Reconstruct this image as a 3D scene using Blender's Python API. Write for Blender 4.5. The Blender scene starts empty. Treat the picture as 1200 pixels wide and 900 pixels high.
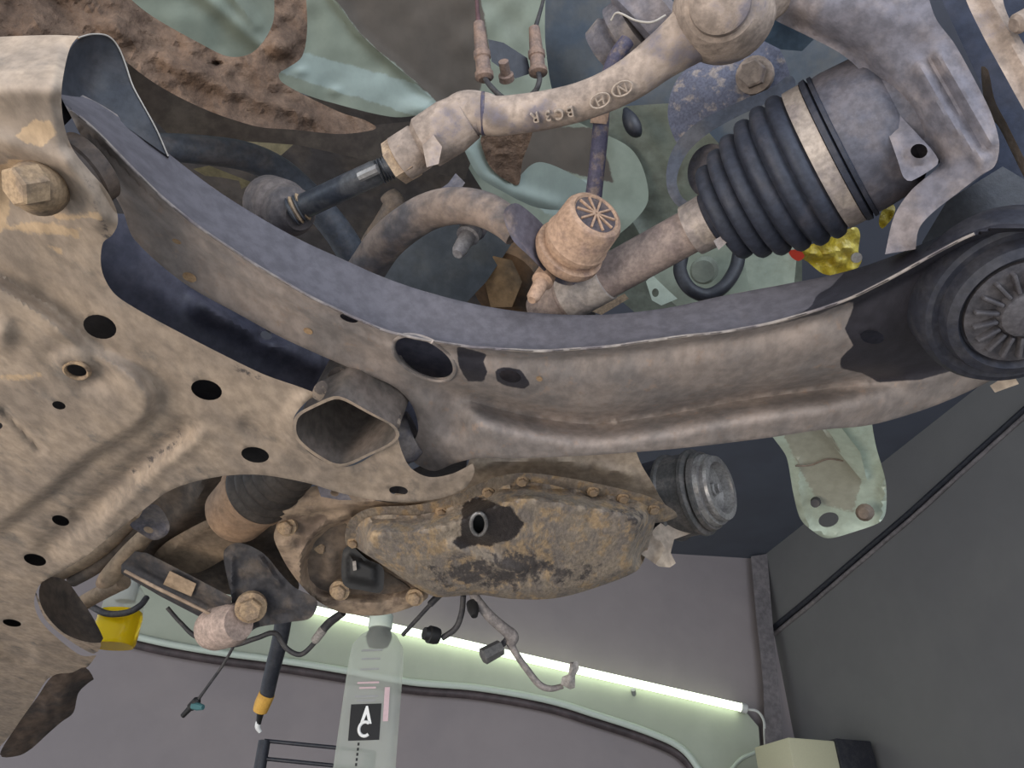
import bpy, bmesh, math, random
import numpy as np
from mathutils import Vector, Matrix
from mathutils.geometry import delaunay_2d_cdt

random.seed(4)
sc = bpy.context.scene
COL = sc.collection

# ------------------------------------------------------------------ camera
FPX, CU, CV = 900.0, 600.0, 450.0
PITCH = math.radians(35.0)
CP, SP = math.cos(PITCH), math.sin(PITCH)
CZ = 1.5
cam = bpy.data.cameras.new('camera')
cam.sensor_width = 36.0
cam.lens = FPX / 1200.0 * 36.0
cam.clip_start = 0.02
cam_o = bpy.data.objects.new('camera', cam)
cam_o.location = (0, 0, CZ)
cam_o.rotation_euler = (math.pi / 2 + PITCH, 0, 0)
COL.objects.link(cam_o)
sc.camera = cam_o

# ------------------------------------------------------------------ light
w = bpy.data.worlds.new('world')
sc.world = w
w.use_nodes = True
w.node_tree.nodes['Background'].inputs[0].default_value = (0.84, 0.91, 1.0, 1)
w.node_tree.nodes['Background'].inputs[1].default_value = 1.25


def area(name, loc, target, size, power, color):
    l = bpy.data.lights.new(name, 'AREA')
    l.shape = 'RECTANGLE'
    l.size, l.size_y = size
    l.energy = power
    l.color = color
    o = bpy.data.objects.new(name, l)
    o.location = loc
    o.rotation_euler = (Vector(target) - Vector(loc)).to_track_quat('-Z', 'Y').to_euler()
    COL.objects.link(o)
    return o


area('work_light', (-1.35, -0.75, 0.85), (0.0, 0.45, 1.85), (0.8, 0.8), 26, (1.0, 0.88, 0.74))
area('door_daylight', (1.6, -2.6, 1.9), (0.2, 0.6, 1.9), (2.2, 1.8), 70, (0.74, 0.84, 1.0))

sc.view_settings.view_transform = 'Standard'
sc.view_settings.look = 'None'
sc.view_settings.gamma = 1.0
sc.view_settings.use_curve_mapping = False
sc.view_settings.exposure = 0.0


# ------------------------------------------------------------------ geometry helpers
def P(u, v, d):
    """point of the place seen at photograph position (u, v), d metres along the view axis"""
    x = (u - CU) / FPX
    y = (CV - v) / FPX
    return Vector((d * x, d * (CP - y * SP), CZ + d * (SP + y * CP)))


def PA(u, v, d):
    x = (u - CU) / FPX
    y = (CV - v) / FPX
    return np.stack([d * x, d * (CP - y * SP), CZ + d * (SP + y * CP)], 1)


def hp(h):
    """depth of a horizontal plane h metres above the camera"""
    def f(u, v):
        hh = h(u, v) if callable(h) else h
        return hh / ((CV - v) / FPX * CP + SP)
    return f


def lin(a, b, c):
    M = np.array([[a[0], a[1], 1], [b[0], b[1], 1], [c[0], c[1], 1]], float)
    k = np.linalg.solve(M, np.array([a[2], b[2], c[2]], float))
    return lambda u, v: k[0] * u + k[1] * v + k[2]


def const(d):
    return lambda u, v: np.zeros_like(np.asarray(u, float)) + d


def plane_d(p0, n):
    """depth function of a world plane"""
    p0 = np.array(p0, float)
    n = np.array(n, float)
    k = float(np.dot(p0 - np.array([0, 0, CZ]), n))

    def f(u, v):
        x = (u - CU) / FPX
        y = (CV - v) / FPX
        return k / (x * n[0] + (CP - y * SP) * n[1] + (SP + y * CP) * n[2])
    return f


def sm(t):
    t = np.clip(t, 0, 1)
    return t * t * (3 - 2 * t)


def bump(cu, cv, ru, rv, amp, ang=0, p=2):
    a = math.radians(ang)
    ca, sa = math.cos(a), math.sin(a)

    def f(u, v):
        x = ((u - cu) * ca + (v - cv) * sa) / ru
        y = (-(u - cu) * sa + (v - cv) * ca) / rv
        return amp * np.exp(-(x * x + y * y) ** (p / 2))
    return f


def pdist(u, v, pts, closed=False):
    u = np.asarray(u, float)
    v = np.asarray(v, float)
    best = np.full(u.shape, 1e9)
    n = len(pts)
    for i in range(n if closed else n - 1):
        ax, ay = pts[i][0], pts[i][1]
        bx, by = pts[(i + 1) % n][0], pts[(i + 1) % n][1]
        dx, dy = bx - ax, by - ay
        L = dx * dx + dy * dy + 1e-9
        t = np.clip(((u - ax) * dx + (v - ay) * dy) / L, 0, 1)
        best = np.minimum(best, np.hypot(u - ax - t * dx, v - ay - t * dy))
    return best


def inside(u, v, poly):
    u = np.asarray(u, float)
    v = np.asarray(v, float)
    r = np.zeros(u.shape, bool)
    n = len(poly)
    for i in range(n):
        x1, y1 = poly[i][0], poly[i][1]
        x2, y2 = poly[(i + 1) % n][0], poly[(i + 1) % n][1]
        if y1 == y2:
            continue
        c = ((y1 > v) != (y2 > v)) & (u < (x2 - x1) * (v - y1) / (y2 - y1) + x1)
        r ^= c
    return r


def groove(pts, wid, amp):
    return lambda u, v: amp * np.exp(-(pdist(u, v, pts) / wid) ** 2)


def step_in(poly, wid, amp):
    """amp inside the polygon, 0 outside, blended over wid"""
    def f(u, v):
        d = pdist(u, v, poly, True)
        s = np.where(inside(u, v, poly), d, -d)
        return amp * sm(0.5 + s / (2 * wid))
    return f


def region(polys, soft):
    def f(u, v):
        r = np.zeros(np.asarray(u).shape)
        for q in polys:
            d = pdist(u, v, q, True)
            s = np.where(inside(u, v, q), d, -d)
            r = np.maximum(r, np.clip(0.5 + s / (2 * soft), 0, 1))
        return r
    return f


_rng = np.random.RandomState(7)
_LAT = _rng.rand(64, 64)


def vnoise(scale, amp, off=0.0):
    def f(u, v):
        x = np.asarray(u, float) / scale + off
        y = np.asarray(v, float) / scale + off * 1.7
        xi = np.floor(x).astype(int)
        yi = np.floor(y).astype(int)
        fx = sm(x - xi)
        fy = sm(y - yi)
        g = lambda i, j: _LAT[i % 64, j % 64]
        return amp * (g(xi, yi) * (1 - fx) * (1 - fy) + g(xi + 1, yi) * fx * (1 - fy)
                      + g(xi, yi + 1) * (1 - fx) * fy + g(xi + 1, yi + 1) * fx * fy - 0.5)
    return f


def relief(base, *feats):
    return lambda u, v: base(u, v) - sum(f(u, v) for f in feats)


def cr(pts, closed=True, step=6.0):
    """Catmull-Rom through pts; a point with a third entry is a corner"""
    n = len(pts)
    out = []
    segs = n if closed else n - 1
    for i in range(segs):
        p1 = np.array(pts[i][:2], float)
        p2 = np.array(pts[(i + 1) % n][:2], float)
        p0 = np.array(pts[i - 1][:2], float) if (closed or i > 0) else p1
        p3 = np.array(pts[(i + 2) % n][:2], float) if (closed or i + 2 < n) else p2
        L = np.linalg.norm(p2 - p1)
        if L < 1e-6:
            continue
        m1 = (p2 - p0) / 2
        m2 = (p3 - p1) / 2
        for m in (m1, m2):
            q = np.linalg.norm(m)
            if q > L:
                m *= L / q
        if len(pts[i]) > 2:
            m1 = p2 - p1
        if len(pts[(i + 1) % n]) > 2:
            m2 = p2 - p1
        k = max(1, int(round(L / step)))
        for j in range(k):
            t = j / k
            t2, t3 = t * t, t * t * t
            out.append((2 * t3 - 3 * t2 + 1) * p1 + (t3 - 2 * t2 + t) * m1 + (-2 * t3 + 3 * t2) * p2 + (t3 - t2) * m2)
    if not closed:
        out.append(np.array(pts[-1][:2], float))
    return np.array(out)


def C(*pts):
    return [(a[0], a[1], 1) for a in pts]


def ell(cu, cv, ru, rv, ang=0, n=20):
    a = math.radians(ang)
    return np.array([(cu + ru * math.cos(t) * math.cos(a) - rv * math.sin(t) * math.sin(a),
                      cv + ru * math.cos(t) * math.sin(a) + rv * math.sin(t) * math.cos(a))
                     for t in [2 * math.pi * k / n for k in range(n)]])


# ------------------------------------------------------------------ objects
PARENT = {}
ROOTS = []


def thing(name, label, cat, group=None, kind=None):
    o = bpy.data.objects.new(name, None)
    o.empty_display_size = 0.02
    COL.objects.link(o)
    tag(o, label, cat, group, kind)
    ROOTS.append(o)
    return o


def tag(o, label=None, cat=None, group=None, kind=None):
    if label:
        o['label'] = label
    if cat:
        o['category'] = cat
    if group:
        o['group'] = group
    if kind:
        o['kind'] = kind
    return o


def mk(name, verts, faces, mat, parent=None, angle=40, flat=False, attrs=None, fix=False):
    me = bpy.data.meshes.new(name)
    me.from_pydata([tuple(map(float, q)) for q in verts], [], [tuple(map(int, f)) for f in faces])
    if fix:
        bm = bmesh.new()
        bm.from_mesh(me)
        bmesh.ops.recalc_face_normals(bm, faces=bm.faces)
        bm.to_mesh(me)
        bm.free()
    me.update()
    if attrs:
        for k, vals in attrs.items():
            a = me.attributes.new(k, 'FLOAT', 'POINT')
            a.data.foreach_set('value', np.asarray(vals, np.float32))
    if not flat:
        me.shade_smooth()
        me.set_sharp_from_angle(angle=math.radians(angle))
    me.materials.append(mat)
    o = bpy.data.objects.new(name, me)
    COL.objects.link(o)
    if parent is not None:
        PARENT[o] = parent
    return o


def sheet(name, out, dfun, mat, parent=None, holes=(), step=6.0, thick=0.003, attrs=None, angle=40, raw=False, lines=()):
    o = np.array([q[:2] for q in out], float) if raw else cr(out, True, step)
    rings = [o] + [np.array(h, float) for h in holes]
    ls = []
    for q in lines:
        q = cr(q, False, step)
        kq = inside(q[:, 0], q[:, 1], o) & (pdist(q[:, 0], q[:, 1], o, True) > 0.4 * step)
        for h in rings[1:]:
            kq &= ~inside(q[:, 0], q[:, 1], h) & (pdist(q[:, 0], q[:, 1], h, True) > 0.4 * step)
        ls.append((q, kq))
    allb = np.concatenate(rings + [q[kq] for q, kq in ls])
    lo, hi = o.min(0), o.max(0)
    gu, gv = [], []
    r = 0
    y = lo[1]
    while y < hi[1]:
        xs = np.arange(lo[0] + (step / 2 if r % 2 else 0), hi[0], step)
        gu.append(xs)
        gv.append(np.full(xs.shape, y))
        y += step * 0.87
        r += 1
    if gu:
        gu = np.concatenate(gu)
        gv = np.concatenate(gv)
        k = inside(gu, gv, o)
        for h in rings[1:]:
            k &= ~inside(gu, gv, h)
        gu, gv = gu[k], gv[k]
        md = np.full(gu.shape, 1e9)
        for q in allb:
            md = np.minimum(md, (gu - q[0]) ** 2 + (gv - q[1]) ** 2)
        k = md > (0.55 * step) ** 2
        gu, gv = gu[k], gv[k]
    pts = [Vector((float(a), float(b))) for a, b in allb] + [Vector((float(a), float(b))) for a, b in zip(gu, gv)]
    edges = []
    s = 0
    for q in rings:
        n = len(q)
        edges += [(s + i, s + (i + 1) % n) for i in range(n)]
        s += n
    for q, kq in ls:
        idx = np.cumsum(kq) - 1
        for i in range(len(q) - 1):
            if kq[i] and kq[i + 1]:
                edges.append((s + int(idx[i]), s + int(idx[i + 1])))
        s += int(kq.sum())
    vo, eo, fo = delaunay_2d_cdt(pts, edges, [], 0, 1e-5)[:3]
    V2 = np.array([(q[0], q[1]) for q in vo])
    Fc = np.array(fo)
    cen = V2[Fc].mean(1)
    keep = inside(cen[:, 0], cen[:, 1], o)
    for h in rings[1:]:
        keep &= ~inside(cen[:, 0], cen[:, 1], h)
    Fc = Fc[keep]
    used = np.unique(Fc)
    mp = -np.ones(len(V2), int)
    mp[used] = np.arange(len(used))
    V2 = V2[used]
    Fc = mp[Fc]
    u, v = V2[:, 0], V2[:, 1]
    d = dfun(u, v)
    th = thick(u, v) if callable(thick) else thick
    front = PA(u, v, d)
    back = PA(u, v, d + th)
    n = len(u)
    # orient front faces to the camera
    a, b, c = V2[Fc[:, 0]], V2[Fc[:, 1]], V2[Fc[:, 2]]
    cross = (b[:, 0] - a[:, 0]) * (c[:, 1] - a[:, 1]) - (b[:, 1] - a[:, 1]) * (c[:, 0] - a[:, 0])
    Fc = np.where((cross > 0)[:, None], Fc[:, ::-1], Fc)
    cnt = {}
    for f in Fc:
        for i in range(3):
            e = (int(f[i]), int(f[(i + 1) % 3]))
            cnt[e] = 1
    walls = [(e[1], e[0], e[0] + n, e[1] + n) for e in cnt if (e[1], e[0]) not in cnt]
    faces = [tuple(f) for f in Fc] + [(f[0] + n, f[2] + n, f[1] + n) for f in Fc] + walls
    at = None
    if attrs:
        at = {k: np.concatenate([f(u, v)] * 2) for k, f in attrs.items()}
    return mk(name, np.concatenate([front, back]), faces, mat, parent, angle, attrs=at)


def frames(pts):
    T = []
    n = len(pts)
    for i in range(n):
        t = pts[min(i + 1, n - 1)] - pts[max(i - 1, 0)]
        T.append(t.normalized() if t.length > 1e-9 else Vector((0, 0, 1)))
    ref = Vector((0, 0, 1))
    if abs(T[0].dot(ref)) > 0.9:
        ref = Vector((1, 0, 0))
    N = [(ref - T[0] * ref.dot(T[0])).normalized()]
    for i in range(1, n):
        q = N[-1] - T[i] * N[-1].dot(T[i])
        N.append(q.normalized())
    return T, N


def spl(pts, k=8):
    """Catmull-Rom through 4-vectors (u, v, d, r)"""
    pts = [np.array(q, float) for q in pts]
    n = len(pts)
    out = []
    for i in range(n - 1):
        p1, p2 = pts[i], pts[i + 1]
        p0 = pts[i - 1] if i else 2 * p1 - p2
        p3 = pts[i + 2] if i + 2 < n else 2 * p2 - p1
        for j in range(k):
            t = j / k
            out.append(0.5 * (2 * p1 + (p2 - p0) * t + (2 * p0 - 5 * p1 + 4 * p2 - p3) * t * t
                              + (3 * p1 - p0 - 3 * p2 + p3) * t ** 3))
    out.append(pts[-1])
    return out


def tube(name, pts, mat, parent=None, seg=14, k=8, flat=1.0, angle=45, smooth=True, px=True):
    """pts: (u, v, d, radius in photograph pixels)"""
    s = spl(pts, k) if smooth else [np.array(q, float) for q in pts]
    cs = [P(q[0], q[1], q[2]) for q in s]
    rs = [max(1e-4, q[3] * q[2] / FPX) for q in s]
    return sweep(name, cs, rs, mat, parent, seg, angle)


def sweep(name, cs, rs, mat, parent=None, seg=14, angle=45):
    T, N = frames(cs)
    verts, faces = [], []
    for c, r, t, nn in zip(cs, rs, T, N):
        b = t.cross(nn)
        for i in range(seg):
            a = 2 * math.pi * i / seg
            verts.append(c + (nn * math.cos(a) + b * math.sin(a)) * r)
    m = len(cs)
    for i in range(m - 1):
        for j in range(seg):
            faces.append((i * seg + j, i * seg + (j + 1) % seg, (i + 1) * seg + (j + 1) % seg, (i + 1) * seg + j))
    verts += [cs[0], cs[-1]]
    for j in range(seg):
        faces.append((m * seg, (j + 1) % seg, j))
        faces.append((m * seg + 1, (m - 1) * seg + j, (m - 1) * seg + (j + 1) % seg))
    return mk(name, verts, faces, mat, parent, angle)


def lathe(name, a, b, prof, mat, parent=None, seg=40, angle=35, attrs=None):
    """a, b: (u, v, d) ends of the axis; prof: (t along axis, radius in photograph pixels)"""
    A, B = P(*a), P(*b)
    d0, d1 = a[2], b[2]
    q = [(t, r * (d0 + (d1 - d0) * min(max(t, 0), 1)) / FPX) for t, r in prof]
    return lathew(name, A, B, q, mat, parent, seg, angle)


def lathew(name, A, B, prof, mat, parent=None, seg=40, angle=35):
    ax = (B - A)
    t = ax.normalized()
    ref = Vector((0, 0, 1)) if abs(t.z) < 0.9 else Vector((1, 0, 0))
    n = (ref - t * ref.dot(t)).normalized()
    bb = t.cross(n)
    verts, faces = [], []
    for s, r in prof:
        for i in range(seg):
            an = 2 * math.pi * i / seg
            verts.append(A + ax * s + (n * math.cos(an) + bb * math.sin(an)) * max(r, 1e-5))
    m = len(prof)
    for i in range(m - 1):
        for j in range(seg):
            faces.append((i * seg + j, i * seg + (j + 1) % seg, (i + 1) * seg + (j + 1) % seg, (i + 1) * seg + j))
    faces.append(tuple(range(seg - 1, -1, -1)))
    faces.append(tuple(range((m - 1) * seg, m * seg)))
    return mk(name, verts, faces, mat, parent, angle)


def bolt(u, v, d, r, mat, parent=None, axis=(0.0, -0.35, -1.0), h=0.7, name='bolt', washer=True, turn=0.3):
    """hex head with washer flange; r in photograph pixels"""
    R = r * d / FPX
    c = P(u, v, d)
    t = Vector(axis).normalized()
    ref = Vector((1, 0, 0)) if abs(t.x) < 0.9 else Vector((0, 1, 0))
    n = (ref - t * ref.dot(t)).normalized()
    b = t.cross(n)
    verts, faces = [], []

    def ring(seg, rad, z, ph=0):
        s = len(verts)
        for i in range(seg):
            a = 2 * math.pi * i / seg + ph
            verts.append(c + t * z + (n * math.cos(a) + b * math.sin(a)) * rad)
        return s
    def cap(s, seg):
        faces.append(tuple(s + i for i in range(seg)))
    def join(s0, s1, seg):
        for j in range(seg):
            faces.append((s0 + j, s0 + (j + 1) % seg, s1 + (j + 1) % seg, s1 + j))
    if washer:
        a0 = ring(18, R * 1.35, -R * 0.5)
        a1 = ring(18, R * 1.35, R * 0.12)
        a2 = ring(18, R * 1.05, R * 0.25)
        join(a0, a1, 18); join(a1, a2, 18); cap(a2, 18)
    h0 = ring(6, R, -R * 0.3, turn)
    h1 = ring(6, R, R * h * 0.88, turn)
    h2 = ring(6, R * 0.86, R * h, turn)
    join(h0, h1, 6); join(h1, h2, 6); cap(h2, 6)
    return mk(name, verts, faces, mat, parent, 25)


def box(name, M, size, mat, parent=None, bev=0.0):
    bm = bmesh.new()
    bmesh.ops.create_cube(bm, size=1.0)
    for q in bm.verts:
        q.co = Vector((q.co.x * size[0], q.co.y * size[1], q.co.z * size[2]))
    if bev:
        bmesh.ops.bevel(bm, geom=list(bm.edges), offset=bev, segments=2, affect='EDGES', profile=0.5)
    for q in bm.verts:
        q.co = M @ q.co
    vs = [q.co.copy() for q in bm.verts]
    bm.verts.index_update()
    fs = [[q.index for q in f.verts] for f in bm.faces]
    bm.free()
    return mk(name, vs, fs, mat, parent, 30)


def basis(o, x, z):
    x = Vector(x).normalized()
    z = Vector(z)
    z = (z - x * z.dot(x)).normalized()
    y = z.cross(x)
    return Matrix(((x.x, y.x, z.x, o.x), (x.y, y.y, z.y, o.y), (x.z, y.z, z.z, o.z), (0, 0, 0, 1)))


def text(name, s, M, size, ext, mat, parent=None, spacing=1.0):
    cu = bpy.data.curves.new(name, 'FONT')
    cu.body = s
    cu.size = size
    cu.extrude = ext
    cu.align_x = 'CENTER'
    cu.align_y = 'CENTER'
    cu.space_character = spacing
    t = bpy.data.objects.new(name, cu)
    COL.objects.link(t)
    me = bpy.data.meshes.new_from_object(t)
    vs = [M @ q.co for q in me.vertices]
    fs = [tuple(f.vertices) for f in me.polygons]
    bpy.data.objects.remove(t)
    bpy.data.meshes.remove(me)
    bpy.data.curves.remove(cu)
    return mk(name, vs, fs, mat, parent, 30)


# ------------------------------------------------------------------ materials
def lc(c):
    r = []
    for x in c:
        x = x / 255.0
        r.append(x / 12.92 if x <= 0.04045 else ((x + 0.055) / 1.055) ** 2.4)
    return (r[0], r[1], r[2], 1.0)


def mat(name, c1, c2=None, scale=35, lo=0.42, hi=0.62, rough=0.75, metal=0.0, bump_s=0.25, bscale=260, bdist=0.001,
        stain=None, stain_rough=0.35, stain_noise=0.5, sscale=160, c3=None, c3scale=9, c3lo=0.5, c3hi=0.62, spec=0.35, var=0.35,
        stain_or_light=None, ys=1.0):
    m = bpy.data.materials.new(name)
    m.use_nodes = True
    nt = m.node_tree
    N, L = nt.nodes, nt.links
    bs = N['Principled BSDF']
    bs.inputs['Roughness'].default_value = rough
    bs.inputs['Metallic'].default_value = metal
    bs.inputs['Specular IOR Level'].default_value = spec
    tc = N.new('ShaderNodeTexCoord')
    mpn = N.new('ShaderNodeMapping')
    mpn.inputs['Scale'].default_value = (1.0, ys, 1.0)
    L.new(tc.outputs['Object'], mpn.inputs['Vector'])

    def noise(s, det=6, ro=0.6):
        n = N.new('ShaderNodeTexNoise')
        n.inputs['Scale'].default_value = s
        n.inputs['Detail'].default_value = det
        n.inputs['Roughness'].default_value = ro
        L.new(mpn.outputs[0], n.inputs['Vector'])
        return n.outputs['Fac']

    def mrange(sock, a, b, c=0.0, d=1.0):
        n = N.new('ShaderNodeMapRange')
        n.interpolation_type = 'SMOOTHSTEP'
        n.inputs[1].default_value = a
        n.inputs[2].default_value = b
        n.inputs[3].default_value = c
        n.inputs[4].default_value = d
        L.new(sock, n.inputs[0])
        return n.outputs[0]

    def mix(fac, a, b, mode='MIX'):
        n = N.new('ShaderNodeMix')
        n.data_type = 'RGBA'
        n.blend_type = mode
        if isinstance(fac, float):
            n.inputs[0].default_value = fac
        else:
            L.new(fac, n.inputs[0])
        for i, q in ((6, a), (7, b)):
            if isinstance(q, tuple):
                n.inputs[i].default_value = q
            else:
                L.new(q, n.inputs[i])
        return n.outputs[2]

    col = lc(c1)
    if c2:
        col = mix(mrange(noise(scale), lo, hi), col, lc(c2))
    if c3:
        col = mix(mrange(noise(c3scale, 8, 0.65), c3lo, c3hi), col, lc(c3))
    rs = None
    for nm, sc_, rr in (('stain_or_light', stain_or_light, rough), ('stain', stain, stain_rough)):
        if sc_ is None:
            continue
        at = N.new('ShaderNodeAttribute')
        at.attribute_name = nm
        nz = noise(sscale, 5, 0.7)
        ad = N.new('ShaderNodeMath')
        ad.operation = 'MULTIPLY_ADD'
        L.new(nz, ad.inputs[0])
        ad.inputs[1].default_value = stain_noise
        L.new(at.outputs['Fac'], ad.inputs[2])
        f = mrange(ad.outputs[0], 0.5 + stain_noise * 0.5 - 0.07, 0.5 + stain_noise * 0.5 + 0.07)
        col = mix(f, col, lc(sc_))
        if nm == 'stain':
            rs = mrange(f, 0, 1, rough, rr)
    if var:
        g = mrange(noise(scale * 5, 4), 0.3, 0.7, 1 - var, 1.0)
        gc = N.new('ShaderNodeCombineColor')
        for i in range(3):
            L.new(g, gc.inputs[i])
        col = mix(1.0, col, gc.outputs[0], 'MULTIPLY')
    if isinstance(col, tuple):
        bs.inputs['Base Color'].default_value = col
    else:
        L.new(col, bs.inputs['Base Color'])
    if rs is not None:
        L.new(rs, bs.inputs['Roughness'])
    if bump_s:
        b = N.new('ShaderNodeBump')
        b.inputs['Strength'].default_value = bump_s
        b.inputs['Distance'].default_value = bdist
        L.new(noise(bscale, 5, 0.65), b.inputs['Height'])
        L.new(b.outputs[0], bs.inputs['Normal'])
    return m


def emis(name, c, s):
    m = bpy.data.materials.new(name)
    m.use_nodes = True
    b = m.node_tree.nodes['Principled BSDF']
    b.inputs['Base Color'].default_value = lc(c)
    b.inputs['Emission Color'].default_value = lc(c)
    b.inputs['Emission Strength'].default_value = s
    return m


def clear(name, c, rough=0.08, ior=1.12, trans=0.9):
    m = bpy.data.materials.new(name)
    m.use_nodes = True
    b = m.node_tree.nodes['Principled BSDF']
    b.inputs['Base Color'].default_value = lc(c)
    b.inputs['Roughness'].default_value = rough
    b.inputs['IOR'].default_value = ior
    b.inputs['Transmission Weight'].default_value = trans
    return m


M_sub = mat('dusty_subframe', (158, 142, 127), (182, 162, 142), 26, 0.35, 0.65, 0.85, c3=(128, 119, 110), c3scale=40, c3lo=0.52, c3hi=0.74, bscale=420,
            var=0.3, ys=0.5, stain=(200, 172, 140), stain_rough=0.95, sscale=90, stain_noise=1.0, stain_or_light=(96, 88, 84))
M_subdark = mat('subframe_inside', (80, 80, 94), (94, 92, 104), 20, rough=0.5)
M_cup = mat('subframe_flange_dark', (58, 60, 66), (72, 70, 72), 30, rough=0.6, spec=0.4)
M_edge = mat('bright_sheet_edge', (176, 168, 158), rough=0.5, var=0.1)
M_arm = mat('control_arm_paint', (138, 130, 126), (166, 152, 143), 24, 0.35, 0.68, 0.72, bscale=500, var=0.28, ys=0.55, c3=(158, 140, 128), c3scale=110, c3lo=0.55, c3hi=0.7,
            stain=(56, 54, 60), stain_rough=0.45, stain_noise=0.35, sscale=90, stain_or_light=(100, 96, 101))
M_highlight = mat('dusty_highlight', (150, 140, 132), (112, 104, 106), 30, rough=0.7)
M_mud = mat('pale_mud', (190, 158, 122), (168, 138, 106), 60, rough=0.95, bump_s=0.5)
M_mudbolt = mat('muddy_bolt', (172, 146, 116), (140, 120, 100), 80, rough=0.9)
M_cast = mat('dusty_casting', (150, 134, 122), (186, 166, 150), 40, 0.4, 0.65, 0.8, bump_s=0.5, bscale=340, c3=(116, 108, 112), c3scale=25, c3lo=0.52, c3hi=0.66)
M_castd = mat('dark_casting', (104, 100, 106), (138, 128, 122), 40, 0.4, 0.65, 0.8, bump_s=0.4, bscale=340)
M_castblue = mat('knuckle_iron', (116, 113, 121), (144, 134, 133), 30, 0.4, 0.65, 0.8, bump_s=0.45, bscale=420)
M_nut = mat('tan_nut', (190, 164, 136), (160, 138, 118), 90, rough=0.75)
M_letter = mat('raised_cast', (176, 158, 142), (164, 148, 134), 60, rough=0.8)
M_rod = mat('satin_black_rod', (66, 70, 78), (92, 92, 94), 60, rough=0.4, metal=0.3, spec=0.5)
M_shaft = mat('driveshaft_steel', (136, 120, 114), (158, 140, 130), 50, rough=0.6)
M_shaft2 = mat('driveshaft_band', (156, 146, 140), (172, 160, 150), 50, rough=0.5)
M_boot = mat('boot_rubber', (52, 55, 66), (68, 67, 74), 40, 0.5, 0.7, 0.6, bump_s=0.15)
M_clamp = mat('boot_clamp', (156, 144, 138), (176, 162, 150), 50, rough=0.5, metal=0.2)
M_housing = mat('joint_housing', (90, 90, 100), (108, 103, 108), 40, rough=0.6)
M_sway = mat('stabilizer_bar_paint', (112, 106, 106), (164, 144, 130), 25, 0.38, 0.6, 0.7)
M_link = mat('link_dusty', (182, 150, 126), (150, 124, 110), 60, 0.5, 0.7, 0.9, bump_s=0.5)
M_linkd = mat('link_dark', (84, 76, 80), (110, 96, 92), 80, rough=0.7)
M_linkrod = mat('link_rod_paint', (78, 74, 92), (116, 102, 98), 90, 0.5, 0.62, 0.6)
M_under = mat('underseal_brown', (104, 84, 70), (132, 108, 90), 30, 0.4, 0.65, 0.95, bump_s=1.0, bscale=160, bdist=0.004)
M_mint = mat('mint_body_paint', (136, 143, 128), (124, 129, 115), 12, 0.45, 0.7, 0.5, bump_s=0.08, var=0.12,
             stain=(92, 84, 76), stain_rough=0.95, stain_noise=0.5, sscale=60, stain_or_light=(152, 164, 156))
M_mintd = mat('mint_apron', (130, 136, 124), (112, 114, 103), 20, 0.45, 0.7, 0.55, var=0.2)
M_tower = mat('strut_tower_paint', (88, 96, 106), (104, 106, 108), 14, rough=0.6, var=0.15)
M_dark = mat('engine_bay_dark', (58, 56, 58), (76, 70, 66), 12, rough=0.7)
M_dark2 = mat('black_plastic', (44, 44, 50), (56, 55, 58), 40, rough=0.5, spec=0.45)
M_hose = mat('dark_hose', (64, 68, 76), (80, 78, 80), 40, rough=0.55)
M_black = mat('black_rubber', (40, 42, 50), (54, 54, 60), 40, rough=0.5, spec=0.5)
M_ball = mat('ball_joint_rubber', (46, 47, 56), (60, 59, 64), 50, rough=0.6)
M_ballcap = mat('ball_joint_cap', (92, 88, 90), (68, 66, 70), 60, rough=0.55, metal=0.2)
M_pan = mat('oil_pan_grime', (164, 149, 132), (142, 131, 122), 50, 0.4, 0.62, 0.7, bump_s=0.8, bscale=140, bdist=0.003, ys=0.4, c3=(184, 158, 126), c3scale=60,
            c3lo=0.49, c3hi=0.62, stain=(62, 56, 54), stain_rough=0.35, stain_noise=0.9, sscale=90, stain_or_light=(92, 85, 82))
M_block = mat('engine_block_alloy', (166, 150, 134), (186, 168, 148), 20, rough=0.75)
M_gear = mat('gearbox_alloy', (158, 136, 115), (182, 158, 134), 16, 0.4, 0.65, 0.8, c3=(124, 106, 92), c3scale=18)
M_geard = mat('gearbox_dark', (122, 106, 92), (98, 88, 80), 20, rough=0.85)
M_tan = mat('tan_dusty_plate', (170, 146, 120), (144, 124, 104), 18, rough=0.9)
M_brk = mat('mount_bracket_black', (62, 60, 62), (96, 86, 78), 30, 0.45, 0.7, 0.75)
M_bush = mat('mount_bush_pinkish', (190, 166, 152), (166, 146, 134), 50, rough=0.85)
M_alu = mat('machined_alloy', (176, 172, 168), (150, 146, 144), 60, rough=0.35, metal=0.55, spec=0.5)
M_pulley = mat('pulley_grey', (84, 82, 80), (108, 102, 98), 60, rough=0.5, metal=0.2)
M_brmint = mat('bracket_mint', (170, 180, 163), (156, 163, 146), 20, rough=0.45, var=0.15, stain=(146, 144, 128), stain_rough=0.8)
M_wire = mat('loom_tape_grey', (126, 118, 114), (150, 140, 134), 60, rough=0.7)
M_wired = mat('loom_black', (60, 58, 60), (80, 76, 74), 60, rough=0.6)
M_conn = mat('connector_grey', (166, 158, 150), (140, 132, 126), 60, rough=0.6)
M_conb = mat('connector_brownish', (144, 120, 106), (120, 104, 98), 70, rough=0.7)
M_wall = mat('wall_dark_grey', (154, 143, 141), (148, 138, 137), 1.5, rough=0.55, bump_s=0.05, bscale=30, var=0.05)
M_wallr = mat('wall_charcoal', (118, 116, 114), (114, 112, 111), 1.5, rough=0.6, bump_s=0.05, bscale=30, var=0.05)
M_ceil = mat('ceiling_dark', (92, 95, 106), (88, 90, 100), 2, rough=0.8, var=0.05)
M_floor = mat('floor_concrete', (150, 146, 140), (130, 126, 120), 3, rough=0.7, var=0.1)
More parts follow.
